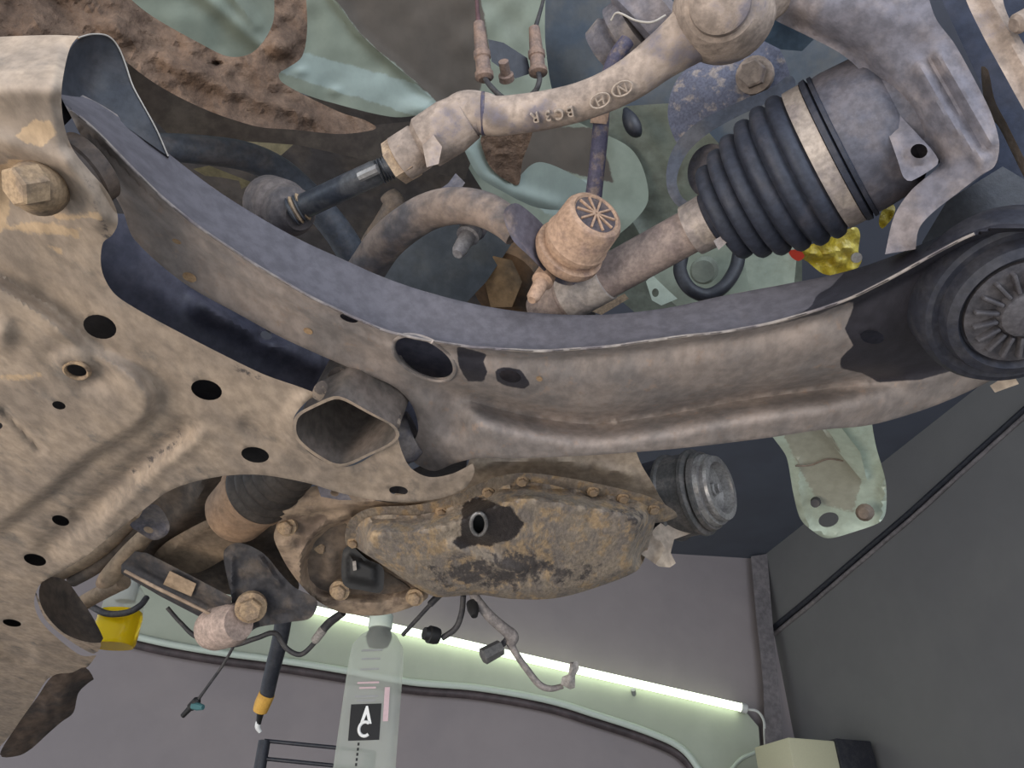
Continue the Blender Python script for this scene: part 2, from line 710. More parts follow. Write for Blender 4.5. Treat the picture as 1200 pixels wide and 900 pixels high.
M_panel = mat('pale_panel', (184, 188, 168), (178, 182, 162), 2, rough=0.35, bump_s=0.02, var=0.04)
M_mould = mat('pale_moulding', (206, 214, 198), rough=0.35, var=0.04, bump_s=0)
M_seal = mat('brown_seal', (92, 80, 80), (80, 70, 70), 5, rough=0.5)
M_trim = mat('corner_trim_paint', (124, 117, 117), (134, 126, 125), 8, rough=0.6)
M_tubelight = emis('lit_tube', (240, 255, 228), 2.8)
M_white = mat('white_plastic', (216, 214, 206), rough=0.5, var=0.05, bump_s=0)
M_cream = mat('cream_panel', (206, 200, 166), rough=0.5, var=0.05, bump_s=0)
M_orange = mat('yellow_tape', (216, 166, 78), (200, 150, 70), 60, rough=0.6, var=0.1)
M_clear = clear('clear_bottle_plastic', (240, 244, 232), 0.3, 1.1, 0.35)
_nt = M_clear.node_tree
_tr = _nt.nodes.new('ShaderNodeBsdfTransparent')
_mx = _nt.nodes.new('ShaderNodeMixShader')
_tl = _nt.nodes.new('ShaderNodeBsdfTranslucent')
_tl.inputs[0].default_value = (0.85, 0.9, 0.78, 1)
_m2 = _nt.nodes.new('ShaderNodeMixShader')
_m2.inputs[0].default_value = 0.45
_mx.inputs[0].default_value = 0.38
_nt.links.new(_nt.nodes['Principled BSDF'].outputs[0], _m2.inputs[1])
_nt.links.new(_tl.outputs[0], _m2.inputs[2])
_nt.links.new(_tr.outputs[0], _mx.inputs[1])
_nt.links.new(_m2.outputs[0], _mx.inputs[2])
_nt.links.new(_mx.outputs[0], _nt.nodes['Material Output'].inputs[0])
M_oil = clear('golden_oil', (240, 206, 30), 0.1, 1.2, 0.5)
M_gold = mat('gold_pack', (206, 180, 50), (226, 206, 96), 40, rough=0.3, spec=0.6, bump_s=0.6, bscale=60, bdist=0.006)
M_red = mat('red_print', (206, 70, 50), rough=0.4, var=0.05, bump_s=0)
M_print = mat('grey_print', (150, 150, 148), rough=0.6, var=0.1, bump_s=0)
M_pink = mat('pink_print', (200, 172, 174), rough=0.6, var=0.1, bump_s=0)
M_lblack = mat('label_black', (34, 33, 33), rough=0.5, var=0.05, bump_s=0)
M_lwhite = mat('label_white', (232, 230, 226), rough=0.5, var=0.03, bump_s=0)
M_teal = mat('teal_plastic', (70, 110, 112), rough=0.5, var=0.1)

# ------------------------------------------------------------------ the room
CORNER_D = 4.74
cpt = P(890, 655, CORNER_D)
ZC = cpt.z
fdir = Vector((0.989, 0.147, 0)).normalized()
fn = Vector((fdir.y, -fdir.x, 0))
rdir = Vector((0.228, -1.0, 0)).normalized()
rn = Vector((-1.0, -0.228, 0)).normalized()
D_front = plane_d(cpt, fn)
D_right = plane_d(cpt, rn)


def slab(name, a, b, z0, z1, th, n, m):
    A0, B0 = Vector((a.x, a.y, z0)), Vector((b.x, b.y, z0))
    A1, B1 = Vector((a.x, a.y, z1)), Vector((b.x, b.y, z1))
    o = n * -th
    vs = [A0, B0, B1, A1, A0 + o, B0 + o, B1 + o, A1 + o]
    fs = [(0, 1, 2, 3), (5, 4, 7, 6), (4, 0, 3, 7), (1, 5, 6, 2), (3, 2, 6, 7), (4, 5, 1, 0)]
    return mk(name, vs, fs, m, fix=True, flat=True)


left_end = cpt - fdir * 5.5
right_end = cpt + rdir * 5.0
tag(slab('wall_front', left_end, cpt + fdir * 0.1, 0, ZC, 0.12, fn, M_wall), 'dark purplish grey front wall behind the car', 'wall', kind='structure')
tag(slab('wall_right', cpt, right_end, 0, ZC, 0.12, rn, M_wallr), 'charcoal wall on the right with a diagonal conduit', 'wall', kind='structure')
zz = lambda p, z: Vector((p.x, p.y, z))


def deck(name, z, th, m):
    q = [left_end + fdir * -0.0 - fn * 0.12, cpt + fdir * 0.3 - fn * 0.12, right_end - rn * 0.12, Vector((left_end.x, right_end.y, 0))]
    vs = [zz(p, z) for p in q] + [zz(p, z + th) for p in q]
    fs = [(0, 1, 2, 3), (4, 5, 6, 7)] + [(i, (i + 1) % 4, 4 + (i + 1) % 4, 4 + i) for i in range(4)]
    return mk(name, vs, fs, m, fix=True, flat=True)


tag(deck('floor', -0.1, 0.1, M_floor), 'grey concrete workshop floor', 'floor', kind='structure')
tag(deck('ceiling', ZC, 0.1, M_ceil), 'dark workshop ceiling', 'ceiling', kind='structure')

sheet('trim_1', [(880, 652, 1), (899, 649, 1), (906, 735), (915, 830), (922, 915, 1), (898, 915, 1), (894, 800), (886, 720)],
      lambda u, v: D_front(u, v) - 0.10, M_trim, step=14, thick=0.05)
tag(bpy.data.objects['trim_1'], 'dark vertical corner trim between the two walls', 'trim', kind='structure')

pc = thing('wall_conduit', 'thin black conduit running diagonally up the charcoal wall', 'conduit')
cp_px = [(905, 737), (950, 700), (1000, 657), (1060, 606), (1110, 561), (1200, 480), (1270, 417)]
tube('pipe', [(u, v, float(D_right(u, v)) - 0.02, 3.2) for u, v in cp_px], M_black, pc, seg=10)
tube('wall_ledge', [(u + 3, v + 6, float(D_right(u + 3, v + 6)) - 0.008, 2.6) for u, v in cp_px], M_trim, pc, seg=8)

pp = thing('wall_panel', 'pale mint curved panel below the lit tube on the front wall', 'panel')
low = [(150, 744), (200, 755), (260, 765), (330, 774), (400, 785), (480, 799), (560, 806), (640, 820), (700, 838), (760, 858), (800, 878), (826, 912)]
sheet('panel_sheet', C((140, 660), (370, 716), (620, 774), (872, 832), (889, 852), (893, 912)) + [low[-1] + (1,)] + low[::-1][1:-1] + C((150, 744)),
      lambda u, v: D_front(u, v) - 0.06, M_panel, pp, step=14, thick=0.05)
tube('moulding', [(u, v, float(D_front(u, v)) - 0.075, 4.0) for u, v in low], M_mould, pp, seg=10)
tube('seal', [(u - 1, v + 9, float(D_front(u, v + 9)) - 0.04, 5.0) for u, v in low], M_seal, pp, seg=10)
tube('fold', [(850, 912, float(D_front(850, 912)) - 0.066, 2), (868, 890, float(D_front(868, 890)) - 0.066, 2.4), (895, 878, float(D_front(895, 878)) - 0.066, 2)], M_mould, pp, seg=8)

tl = thing('light_tube', 'glowing greenish white light tube along the top of the mint panel', 'light')
ta, tb = (362, 713), (868, 829)
ld = lambda q: float(D_front(q[0], q[1])) - 0.10
lathe('tube', (ta[0], ta[1], ld(ta)), (tb[0], tb[1], ld(tb)), [(0, 4.5), (1, 4.5)], M_tubelight, tl, seg=16)
lathe('end_cap', (tb[0], tb[1], ld(tb)), (tb[0] + 7, tb[1] + 2, ld(tb)), [(0, 5.6), (0.9, 5.6), (1, 4.6)], M_white, tl, seg=16)
lathe('end_cap', (ta[0] - 7, ta[1] - 2, ld(ta)), (ta[0], ta[1], ld(ta)), [(0, 4.6), (0.1, 5.6), (1, 5.6)], M_white, tl, seg=16)
tube('mount_clip', [(742, 808, ld((742, 808)) + 0.01, 3), (743, 814, ld((743, 814)) + 0.04, 2.5)], M_print, tl, seg=8)
tube('power_cable', [(875, 831, ld(tb), 1.6), (888, 834, ld(tb) - 0.03, 1.6), (895, 845, ld(tb) - 0.04, 1.6), (896, 862, ld(tb) - 0.04, 1.6), (898, 915, ld(tb) - 0.05, 1.6)],
     M_white, tl, seg=8)

# cream and black box low on the right
bxr = thing('wall_box', 'cream fronted black box at the bottom edge beside the corner', 'box')
bp = P(953, 872, 3.6)
Mb = basis(bp + Vector((0.10, 0.02, -0.24)), (0.94, 0.34, 0), (0, 0, 1))
box('body', Mb, (0.2, 0.28, 0.48), M_dark2, bxr, 0.006)
q0 = Mb @ Vector((-0.1, -0.14, 0)); q1 = Mb @ Vector((-0.1, 0.14, 0))
Mf = basis((q0 + q1) / 2 + (Mb.to_3x3() @ Vector((-0.125, 0, 0))), (0.94, 0.34, 0), (0, 0, 1))
box('front_panel', Mf, (0.25, 0.26, 0.46), M_cream, bxr, 0.006)

# ------------------------------------------------------------------ car body panels behind everything
bayw = sheet('firewall', C((120, 60), (300, 110), (560, 120), (690, 190), (700, 420), (520, 420), (330, 400), (120, 260)),
             lin((150, 100, 0.98), (650, 150, 1.0), (400, 380, 1.25)), M_dark, step=20, thick=0.02)
tag(bayw, 'dark firewall deep behind the stabilizer bar', 'firewall')

# strut tower, upper right background
sheet('strut_tower', C((470, -40), (1010, -40), (1010, 130), (860, 250), (700, 210), (560, 140)),
      relief(lin((560, 0, 0.92), (960, 0, 0.86), (760, 200, 1.0)), groove([(610, -30), (612, 60), (660, 130)], 20, -0.02), vnoise(60, 0.01)), M_tower, step=12, thick=0.01)
tag(bpy.data.objects['strut_tower'], 'blue grey strut tower wall behind the tie rod end', 'body panel')

# wheel-house panel (mint + underseal)
und = [[(378, -20), (420, 38), (487, 97), (522, 128), (560, 112), (575, 60), (560, -20)],
       [(563, 160), (622, 145), (700, 150), (720, 215), (660, 200), (612, 215), (590, 205), (566, 182)]]
inn = sheet('inner_fender', C((100, -30), (640, -30)) + [(640, 60), (660, 130), (740, 175), (760, 230), (740, 262), (690, 300, 1), (600, 262), (548, 195), (545, 168), (520, 135), (460, 137), (380, 118), (320, 100), (240, 100, 1), (150, 40, 1)],
            relief(lin((200, 20, 0.64), (600, 20, 0.80), (650, 250, 0.90)), groove([(222, -20), (290, 40), (330, 70)], 9, 0.006), groove([(260, -20), (300, 30)], 7, 0.005),
                   groove([(378, -20), (420, 38), (487, 97), (530, 132)], 5, 0.006), bump(352, 84, 8, 5, 0.003), bump(393, 107, 8, 5, 0.003), bump(500, 128, 22, 12, 0.012, 0),
                   vnoise(26, 0.004)), M_mint, step=4.5, thick=0.006, lines=[[(378 + o_, -24), (420 + o_, 38), (487 + o_, 97), (524 + o_, 126)] for o_ in (-7, -3, 1, 5, 9)],
            attrs={'stain': region(und, 10), 'stain_or_light': region([[(326, 85), (500, 140), (560, 130), (480, 95), (350, 60)], [(545, 165), (560, 160), (600, 215), (690, 210), (690, 260), (640, 250)]], 12)})  # paler second tone paints the highlight near the lower edge
tag(inn, 'mint painted inner fender with patches of brown underseal', 'body panel')

fl = thing('fender_flange', 'pale blue green folded flange below the tie rod', 'body panel')
sheet('flange', C((542, 172), (552, 162), (566, 160)) + [(572, 192), (600, 216, 1), (632, 190), (684, 212), (690, 222), (676, 240), (655, 246), (625, 242), (590, 225), (560, 205)],
      relief(lin((550, 170, 0.70), (680, 220, 0.76), (600, 230, 0.74)), groove([(548, 175), (565, 203), (600, 224), (650, 240)], 9, 0.005)), M_mint, fl, step=3.5, thick=0.008,
      attrs={'stain_or_light': region([[(530, 150), (700, 150), (700, 260), (530, 260)]], 3)})
sheet('underseal_patch', [(566, 158), (622, 147), (612, 190), (608, 216), (596, 213), (578, 200), (568, 182)],
      relief(lin((550, 170, 0.695), (680, 220, 0.755), (600, 230, 0.735)), vnoise(6, 0.004)), M_under, fl, step=4, thick=0.006)

# front apron greenish (right of link)
apron = sheet('front_apron', C((640, 130), (800, 120), (905, 240), (940, 300), (940, 370), (760, 380), (690, 320)),
              relief(lin((650, 150, 0.95), (900, 250, 0.92), (800, 370, 1.05)), vnoise(9, 0.004), groove([(700, 210), (790, 330)], 8, 0.012)), M_mintd, step=7, thick=0.01)
tag(apron, 'grey green apron panel seen between shaft and link', 'body panel')
tube('plastic_clip', [(733, 128, 0.86, 3), (738, 140, 0.85, 9), (744, 152, 0.85, 9), (749, 158, 0.86, 3)], M_black)
tag(bpy.data.objects['plastic_clip'], 'small black plastic clip on the grey green apron', 'clip')

# brown sealed frame rail at the top left
rail = thing('frame_rail', 'brown lumpy underseal coated frame rail at the top left', 'frame rail')
rail_out = [(-30, -30, 1), (140, -30, 1), (150, -5), (180, 20), (233, 50), (267, 66), (293, 63), (311, 45), (321, 20), (320, -30, 1), (357, -30, 1), (360, 33), (354, 66), (338, 79), (327, 86), (330, 96), (360, 113), (400, 132), (428, 141), (440, 151), (400, 157), (345, 152), (300, 148), (240, 128), (187, 101), (150, 74), (128, 50), (60, 46), (-30, 50, 1)]
sheet('sealed_skin', rail_out,
      relief(lin((0, 0, 0.50), (400, 0, 0.62), (300, 140, 0.58)), vnoise(5, 0.003), vnoise(14, 0.006, 3), vnoise(45, 0.016, 9), bump(331, 52, 17, 15, 0.012, 0, 4),
             groove([(130, 30), (200, 75), (270, 105), (360, 135)], 9, 0.006), bump(70, 5, 22, 18, -0.012), bump(253, 75, 5, 3, -0.012)), M_under, rail, step=4, thick=0.02)
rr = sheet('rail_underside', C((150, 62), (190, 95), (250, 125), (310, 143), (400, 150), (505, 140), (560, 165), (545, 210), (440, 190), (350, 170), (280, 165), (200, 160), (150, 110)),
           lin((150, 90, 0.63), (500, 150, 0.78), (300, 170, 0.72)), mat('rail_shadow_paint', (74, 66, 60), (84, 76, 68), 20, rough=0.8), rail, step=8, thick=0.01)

# dim shapes deep in the gap
gp = thing('gearshift_bracket', 'dim olive bracket plate in the gap above the control arm', 'bracket')
sheet('plate', C((270, 155), (300, 142), (352, 162), (325, 186), (300, 180)), lin((270, 150, 0.86), (350, 160, 0.88), (300, 186, 0.87)), mat('olive_dim', (112, 104, 80), (96, 90, 74), 20), gp, step=6, thick=0.01)
sheet('lower_tab', C((226, 198), (245, 194), (296, 214), (283, 222), (280, 212), (260, 208), (240, 206)), lin((226, 198, 0.8), (296, 214, 0.82), (250, 208, 0.81)), mat('olive_dim_tab', (104, 98, 76)), gp, step=6, thick=0.008)
tube('steering_hose', [(185, 172, 0.60, 16), (240, 176, 0.62, 17), (290, 184, 0.64, 17), (330, 203, 0.66, 17), (365, 235, 0.68, 17), (395, 270, 0.69, 17), (420, 310, 0.70, 17)], M_hose, seg=20)
tag(bpy.data.objects['steering_hose'], 'thick dark grey curved bar behind the control arm', 'bar')
tube('vent_hose', [(455, 228, 0.84, 11), (462, 240, 0.84, 13), (452, 262, 0.85, 14), (435, 290, 0.87, 14), (425, 330, 0.88, 14)], mat('brown_hose', (112, 96, 82), (90, 80, 72), 40, rough=0.6), seg=16)
tag(bpy.data.objects['vent_hose'], 'brownish short hose hanging beside the tie rod', 'hose')
dd = thing('drive_seal_housing', 'dark rusty round housing beneath the stabilizer bar bend', 'housing')
lathe('shell', (590, 340, 0.88), (640, 290, 0.98), [(0, 20), (0.05, 44), (0.3, 50), (0.8, 55), (1, 40)], mat('rusty_brown', (120, 92, 66), (84, 72, 62), 16, 0.4, 0.6, rough=0.85), dd, seg=28)
sheet('rib', C((565, 318), (578, 300), (600, 305), (612, 330), (600, 360), (575, 360)), lin((565, 318, 0.86), (612, 330, 0.85), (590, 360, 0.87)), mat('ochre_dust', (160, 128, 92), (120, 100, 78), 20), dd, step=6, thick=0.02)
shd = sheet('heat_shield', C((440, 300), (500, 265), (560, 262), (600, 285), (570, 330), (530, 372), (430, 350)), lin((440, 300, 0.84), (560, 262, 0.84), (530, 372, 0.86)), mat('slate_shield', (76, 80, 84), (92, 92, 90), 10, rough=0.5), step=8, thick=0.006)
tag(shd, 'slate grey shield plate inside the stabilizer bar curve', 'heat shield')

# ------------------------------------------------------------------ control arm
def curve(pts):
    x = np.array([q[0] for q in pts], float)
    y = np.array([q[1] for q in pts], float)
    return lambda u: np.interp(u, x, y)


r0 = [(60, 100), (75, 104), (110, 118), (160, 150), (200, 182), (250, 220), (300, 252), (350, 280), (400, 303), (450, 325), (500, 342), (560, 357), (620, 366), (700, 369), (780, 361), (850, 346), (920, 333), (980, 321), (1030, 306), (1080, 286), (1130, 264), (1170, 256), (1230, 260)]
r1 = [(60, 112), (80, 126), (110, 150), (150, 192), (190, 232), (235, 268), (300, 311), (367, 350), (450, 388), (500, 399), (553, 407), (633, 412), (717, 406), (800, 394), (850, 389), (903, 379), (950, 366), (997, 350), (1050, 323), (1090, 300), (1133, 277), (1170, 264), (1230, 264)]
r2 = [(60, 130), (157, 245), (300, 345), (400, 395), (480, 430), (550, 452), (617, 470), (693, 481), (783, 468), (867, 451), (943, 441), (1010, 432), (1080, 425), (1140, 412), (1230, 380)]
rb = [(60, 160), (143, 243), (157, 280), (213, 330), (283, 370), (333, 397), (400, 427), (433, 440), (467, 457), (500, 540), (533, 543), (560, 537), (610, 537), (700, 533), (800, 525), (900, 513), (960, 504), (1020, 498), (1080, 481), (1130, 461), (1180, 436), (1230, 405)]
f0, f1, f2, fb = curve(r0), curve(r1), curve(r2), curve(rb)
tgrid = np.linspace(60, 1230, 200)
def smooth1(f, s=22):
    k = np.exp(-((tgrid[:, None] - tgrid[None]) / s) ** 2)
    y = (k @ f(tgrid)) / k.sum(1)
    return lambda u: np.interp(u, tgrid, y)
g1, g2 = smooth1(f1, 14), smooth1(f2, 25)


def arm_h(u, v):
    a, b, c, e = f0(u), g1(u), g2(u), fb(u)
    h_edge = np.interp(u, [60, 200, 350, 500, 700, 1000, 1230], [0.352, 0.350, 0.345, 0.340, 0.334, 0.322, 0.318])
    t = np.clip((b - v) / np.maximum(b - a, 4), 0, 1)
    flange = 0.045 * t ** 0.9 + 0.0035 * np.exp(-((v - b) / 2.5) ** 2) * -1
    below = np.clip(v - b, 0, None)
    ch = 0.012 * sm(below / 12) - 0.010 * np.exp(-(((v - (b + c) / 2) / np.maximum((c - b) * 0.42, 6)) ** 2)) * (v > b)
    amp = np.interp(u, [480, 580, 960, 1060], [0.0, 1.0, 1.0, 0.25])
    val = 0.020 * np.exp(-((v - (c + 15)) / 12) ** 2) * amp
    lowb = -0.016 * sm((v - c - 18) / 30) * amp * (v > c)
    return h_edge + flange + ch + val + lowb


arm = thing('control_arm', 'long curved grey lower control arm with dark oily end at the ball joint', 'control arm')
arm_out = [(70, 104), (110, 118), (160, 150), (200, 182), (250, 220), (300, 252), (350, 280), (400, 303), (450, 325), (500, 342), (560, 357), (620, 366), (700, 369), (780, 361), (850, 346), (920, 333), (980, 321), (1030, 306), (1080, 286), (1130, 264), (1170, 256), (1225, 262, 1),
           (1225, 405, 1), (1200, 422), (1180, 436), (1130, 461), (1080, 481), (1020, 498), (960, 504), (900, 513), (800, 525), (700, 533), (610, 537), (560, 537), (533, 543), (509, 552), (490, 545), (472, 530), (470, 522), (482, 520), (490, 505), (487, 485), (478, 468), (460, 452), (433, 440), (400, 427), (333, 397), (283, 370), (213, 330), (157, 280), (143, 245), (120, 205), (90, 150, 1)]
arm_holes = [ell(497, 419, 39, 20, 28, 32), ell(598, 441, 13, 7, 12), ell(1022, 395, 14, 8, 8), ell(409, 373, 11, 4.2, 18)]
oil = [[(905, 382), (930, 372), (950, 360), (958, 345), (975, 335), (990, 318), (1060, 290), (1130, 258), (1240, 250), (1240, 420), (1170, 425), (1130, 430), (1080, 445), (1030, 448), (1010, 437), (985, 432), (985, 420), (1000, 405), (990, 385), (1000, 360), (1000, 352), (960, 368)],
       [(535, 405), (555, 410), (570, 415), (566, 425), (571, 435), (567, 447), (548, 447), (538, 430)],
       [(580, 434), (590, 430), (610, 433), (622, 450), (615, 456), (592, 452), (582, 446)]]
rear_pol = [r0[0]] + r0[1:] + r1[::-1]  # rear flange region; bluish daylight from behind is put into its colour
arm_rel = [bump(531, 492, 24, 19, -0.020, 60, 3), bump(497, 419, 52, 30, 0.004, 28, 6), bump(598, 441, 17, 11, 0.0015, 12, 6), bump(1022, 395, 20, 13, 0.002, 8, 6),
           groove([(1065, 447), (1110, 440), (1150, 418)], 7, 0.006), groove([(560, 375), (640, 385)], 10, 0.001), bump(1150, 335, 90, 95, -0.006, 0, 4),
           bump(840, 376, 12, 6, 0.002), bump(868, 373, 7, 5, -0.003), vnoise(18, 0.001)]
body = sheet('arm_body', arm_out, relief(hp(arm_h), *arm_rel), M_arm, arm, holes=arm_holes, step=4.5, thick=0.0045, lines=[[(a, float(g1(a)) + o_) for a in range(84, 1130, 20)] for o_ in (-3.5, 0.0, 3.5)] + [[(a, float(g2(a)) + o_) for a in range(520, 1050, 20)] for o_ in (-3, 2, 7, 12, 18)],
             attrs={'stain': region(oil, 5), 'stain_or_light': region([rear_pol], 4)}, angle=60)
# second skin above: the arm is a box section
sheet('upper_shell', [(100, 125), (200, 195), (300, 262), (400, 312), (500, 350), (620, 374), (780, 369), (920, 341), (1080, 296), (1200, 290), (1200, 410), (1080, 470), (960, 495), (800, 515), (610, 527), (535, 530), (500, 500), (480, 455), (400, 415), (283, 362), (170, 280)],
      relief(hp(lambda u, v: arm_h(u, v) * 0 + np.interp(u, [60, 350, 700, 1230], [0.40, 0.395, 0.385, 0.375]))), mat('arm_upper_shell', (138, 136, 152), (150, 146, 156), 20, rough=0.6), arm, step=14, thick=0.004)
# rolled lip round the big opening
lip = ell(497, 419, 40, 21, 28, 28)
dl = relief(hp(arm_h), *arm_rel)
lp = [(a, b, float(dl(np.array([a]), np.array([b]))[0]) + 0.002, 3.0) for a, b in lip]
tube('opening_lip', lp + [lp[0]], M_arm, arm, seg=8, k=2)
tube('inner_lip', [(a - 4 * 0 + 5, b + 2, c + 0.02, 2.2) for a, b, c, r in lp[:12]], M_arm, arm, seg=8, k=2)
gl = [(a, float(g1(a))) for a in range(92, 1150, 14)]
tube('dusty_highlight_edge', [(a, b, float(dl(np.array([a]), np.array([b]))[0]) - 0.0012, 1.9) for a, b in gl], M_highlight, arm, seg=8, k=2)  # tube added along the arm edge as its pale dusty highlight
for (u, v, ru, rv) in ((361, 388, 6, 3.5), (222, 325, 9, 5), (207, 283, 6, 2.5), (632, 444, 4, 3)):
    sheet('mud_chip', [tuple(q) for q in ell(u, v, ru, rv, 25, 9)], lambda a, b: dl(a, b) - 0.0008, M_mud, body, step=3, thick=0.002)
# ball joint
bj = P(1183, 352, 0.475)
bdir = Vector((-0.10, -0.42, -0.90)).normalized()
k = 0.475 / FPX
lathew('ball_joint', bj - bdir * 0.030, bj + bdir * 0.03, [(0, 40 * k), (0.2, 104 * k), (0.55, 104 * k), (0.66, 98 * k), (0.68, 92 * k), (0.66, 84 * k), (0.80, 80 * k), (0.84, 70 * k), (0.74, 64 * k), (0.74, 20 * k)], M_ball, arm, seg=56)
bjo = [o for o in COL.objects if o.name == 'ball_joint'][0]
lathew('joint_cap', bj - bdir * 0.0, bj + bdir * 0.024, [(0, 60 * k), (0.75, 62 * k), (0.78, 56 * k), (0.72, 30 * k), (0.95, 26 * k), (1.0, 20 * k)], M_ballcap, bjo, seg=48)
ref = Vector((1, 0, 0))
e1 = (ref - bdir * ref.dot(bdir)).normalized()
e2 = bdir.cross(e1)
for i in range(18):
    a = 2 * math.pi * i / 18
    dr = e1 * math.cos(a) + e2 * math.sin(a)
    Mx = basis(bj + bdir * 0.0185 + dr * (42 * k), dr, bdir)
    box('cap_rib', Mx, (26 * k, 4.5 * k, 0.009), M_ballcap, bjo, 0.0008)
# bushes
lathe('rear_bush', (72, 216, 0.415), (112, 192, 0.428), [(0, 20), (0.02, 38), (0.35, 43), (0.5, 40), (0.55, 43), (0.9, 42), (0.95, 36), (1, 30), (1, 14)], mat('rusty_bush', (98, 84, 74), (76, 68, 64), 40, rough=0.8), arm, seg=36)
lathe('front_bush', (452, 520, 0.70), (486, 506, 0.70), [(0, 10), (0.02, 30), (0.3, 32), (0.7, 32), (1, 26), (1, 10)], M_castd, arm, seg=30)

tab = thing('pinch_tab', 'small pale metal tab under the ball joint end', 'tab')
sheet('tab_plate', C((1160, 452), (1186, 436), (1194, 450), (1166, 460)), lin((1160, 452, 0.55), (1194, 450, 0.54), (1186, 436, 0.54)), M_block, tab, step=6, thick=0.015)
sheet('tab_rib', C((1192, 400), (1215, 385), (1215, 440), (1192, 436)), const(0.53), M_block, tab, step=6, thick=0.01)

# ------------------------------------------------------------------ subframe
sub = thing('subframe', 'large dusty tan stamped subframe with round holes filling the left side', 'subframe')
sub_out = [(-60, 60, 1), (-60, 46, 1), (0, 43), (60, 41), (92, 42, 1), (82, 56), (74, 90), (72, 120), (76, 150), (86, 176), (105, 200), (124, 222), (136, 245), (138, 262), (131, 276), (121, 284), (118, 305), (122, 325), (135, 345), (160, 362), (200, 384), (260, 415), (310, 439), (350, 453), (374, 462, 1),
           (360, 470), (345, 488), (345, 508), (362, 530), (392, 546), (415, 545), (440, 531), (466, 512, 1), (472, 532), (482, 549), (503, 559), (530, 555), (554, 543, 1), (556, 553), (546, 571), (520, 583), (480, 588), (440, 586), (400, 578), (360, 566), (310, 557), (270, 557), (230, 564), (197, 576), (170, 596), (145, 616), (120, 636), (95, 656), (60, 676, 1), (46, 686), (40, 706), (48, 728), (70, 750), (95, 768), (113, 768, 1), (104, 780), (86, 793), (68, 798), (60, 793), (52, 800), (38, 824), (20, 852), (-10, 884), (-60, 920, 1)]
sub_holes = [ell(117, 383, 20, 13.5, 18), ell(242, 457, 18.5, 11.5, 14), ell(299, 533, 16.5, 9, 10), ell(69, 475, 8, 4.6, 14), ell(467, 575, 11, 5.3, 5), ell(71, 610, 10.5, 5.8, 16), ell(41, 656, 13.5, 6.6, 14), ell(14, 730, 11, 4.2, 10), ell(90, 434, 13, 8, 14), ell(-2, 499, 5, 4)]
flr = [(0, 330), (55, 365), (100, 403), (140, 425), (163, 440), (180, 462), (180, 482), (165, 500), (100, 540), (60, 575), (0, 620), (-80, 640), (-80, 300)]


def sub_h(u, v):
    h = 0.32 + 0.055 * sm((112 - v) / 90.0)
    h = h + 0.02 * sm((v - 640) / 200.0)
    return h


sub_rel = [step_in(flr, 9, 0.020), groove([(215, 505), (170, 540), (120, 585), (60, 640)], 15, -0.016), groove([(232, 512), (180, 555), (125, 610)], 9, 0.008),
           groove([(290, 500), (325, 522), (360, 543)], 10, -0.009), bump(98, 430, 42, 26, -0.012, 25, 3), bump(86, 427, 24, 17, 0.012, 25, 4), bump(89, 433, 14, 9, -0.004, 14, 4),
           groove([(3, 480), (47, 527)], 4, -0.006), groove([(-20, 160), (30, 180), (75, 195), (105, 230), (115, 255)], 16, 0.008), bump(40, 215, 46, 38, -0.006, 20, 4),
           groove([(80, 60), (70, 120), (80, 170), (110, 205), (135, 250)], 7, -0.004), bump(2, 392, 14, 16, 0.010), groove([(10, 735), (30, 745), (38, 770)], 6, -0.004),
           groove([(85, 598), (104, 618)], 3, -0.004), groove([(55, 612), (82, 626)], 3, -0.004), bump(15, 762, 26, 13, -0.016, 20, 6), groove([(355, 470), (338, 495), (345, 520), (380, 545), (410, 552)], 9, 0.007),
           groove([(470, 545), (500, 566), (550, 552)], 6, 0.004), vnoise(25, 0.0015), vnoise(70, 0.004, 5), groove([(-20, 668), (20, 668)], 3, -0.004),
           groove([(200, 582), (240, 566), (300, 562), (400, 582), (480, 590)], 5, 0.003)]
mudp = [[(-10, 195), (20, 185), (32, 190), (10, 230), (10, 262), (60, 262), (95, 268), (90, 278), (40, 272), (-10, 268)], [(40, 140), (60, 142), (66, 160), (50, 170), (20, 160)], [(56, 288), (72, 290), (70, 296)], [(-10, 440), (48, 440), (45, 444), (-10, 445)], [(60, 250), (122, 250), (120, 256), (70, 258)]]
worn_and_shade = [[(60, 100), (200, 400), (330, 470), (330, 440), (150, 365), (115, 320), (110, 280), (80, 180)], [(380, 470), (410, 455), (450, 480), (440, 500)], [(215, 490), (150, 545), (115, 580), (130, 590), (225, 520)], [(292, 497), (362, 545), (350, 550), (285, 508)]]  # worn specks, with shade painted into the grooves
sheet('lower_plate', sub_out, relief(hp(sub_h), *sub_rel), M_sub, sub, holes=sub_holes, step=5, thick=0.0035,
      attrs={'stain': region(mudp, 12), 'stain_or_light': lambda u, v: 0.46 * region(worn_and_shade, 14)(u, v)}, angle=55)
# upper plate of the box section, coloured dark as the shade behind the holes
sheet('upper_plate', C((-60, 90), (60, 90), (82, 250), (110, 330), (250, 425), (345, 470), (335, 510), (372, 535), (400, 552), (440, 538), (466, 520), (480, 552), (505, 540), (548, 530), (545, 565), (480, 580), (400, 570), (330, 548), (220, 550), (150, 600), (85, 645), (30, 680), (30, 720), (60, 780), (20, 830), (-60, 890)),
      lambda u, v: hp(sub_h)(u, v) + 0.05 + 0.07 * sm((u - 430) / 40), mat('subframe_upper_plate', (44, 42, 46), (54, 50, 50), 20, rough=0.7), sub, step=14, thick=0.004)
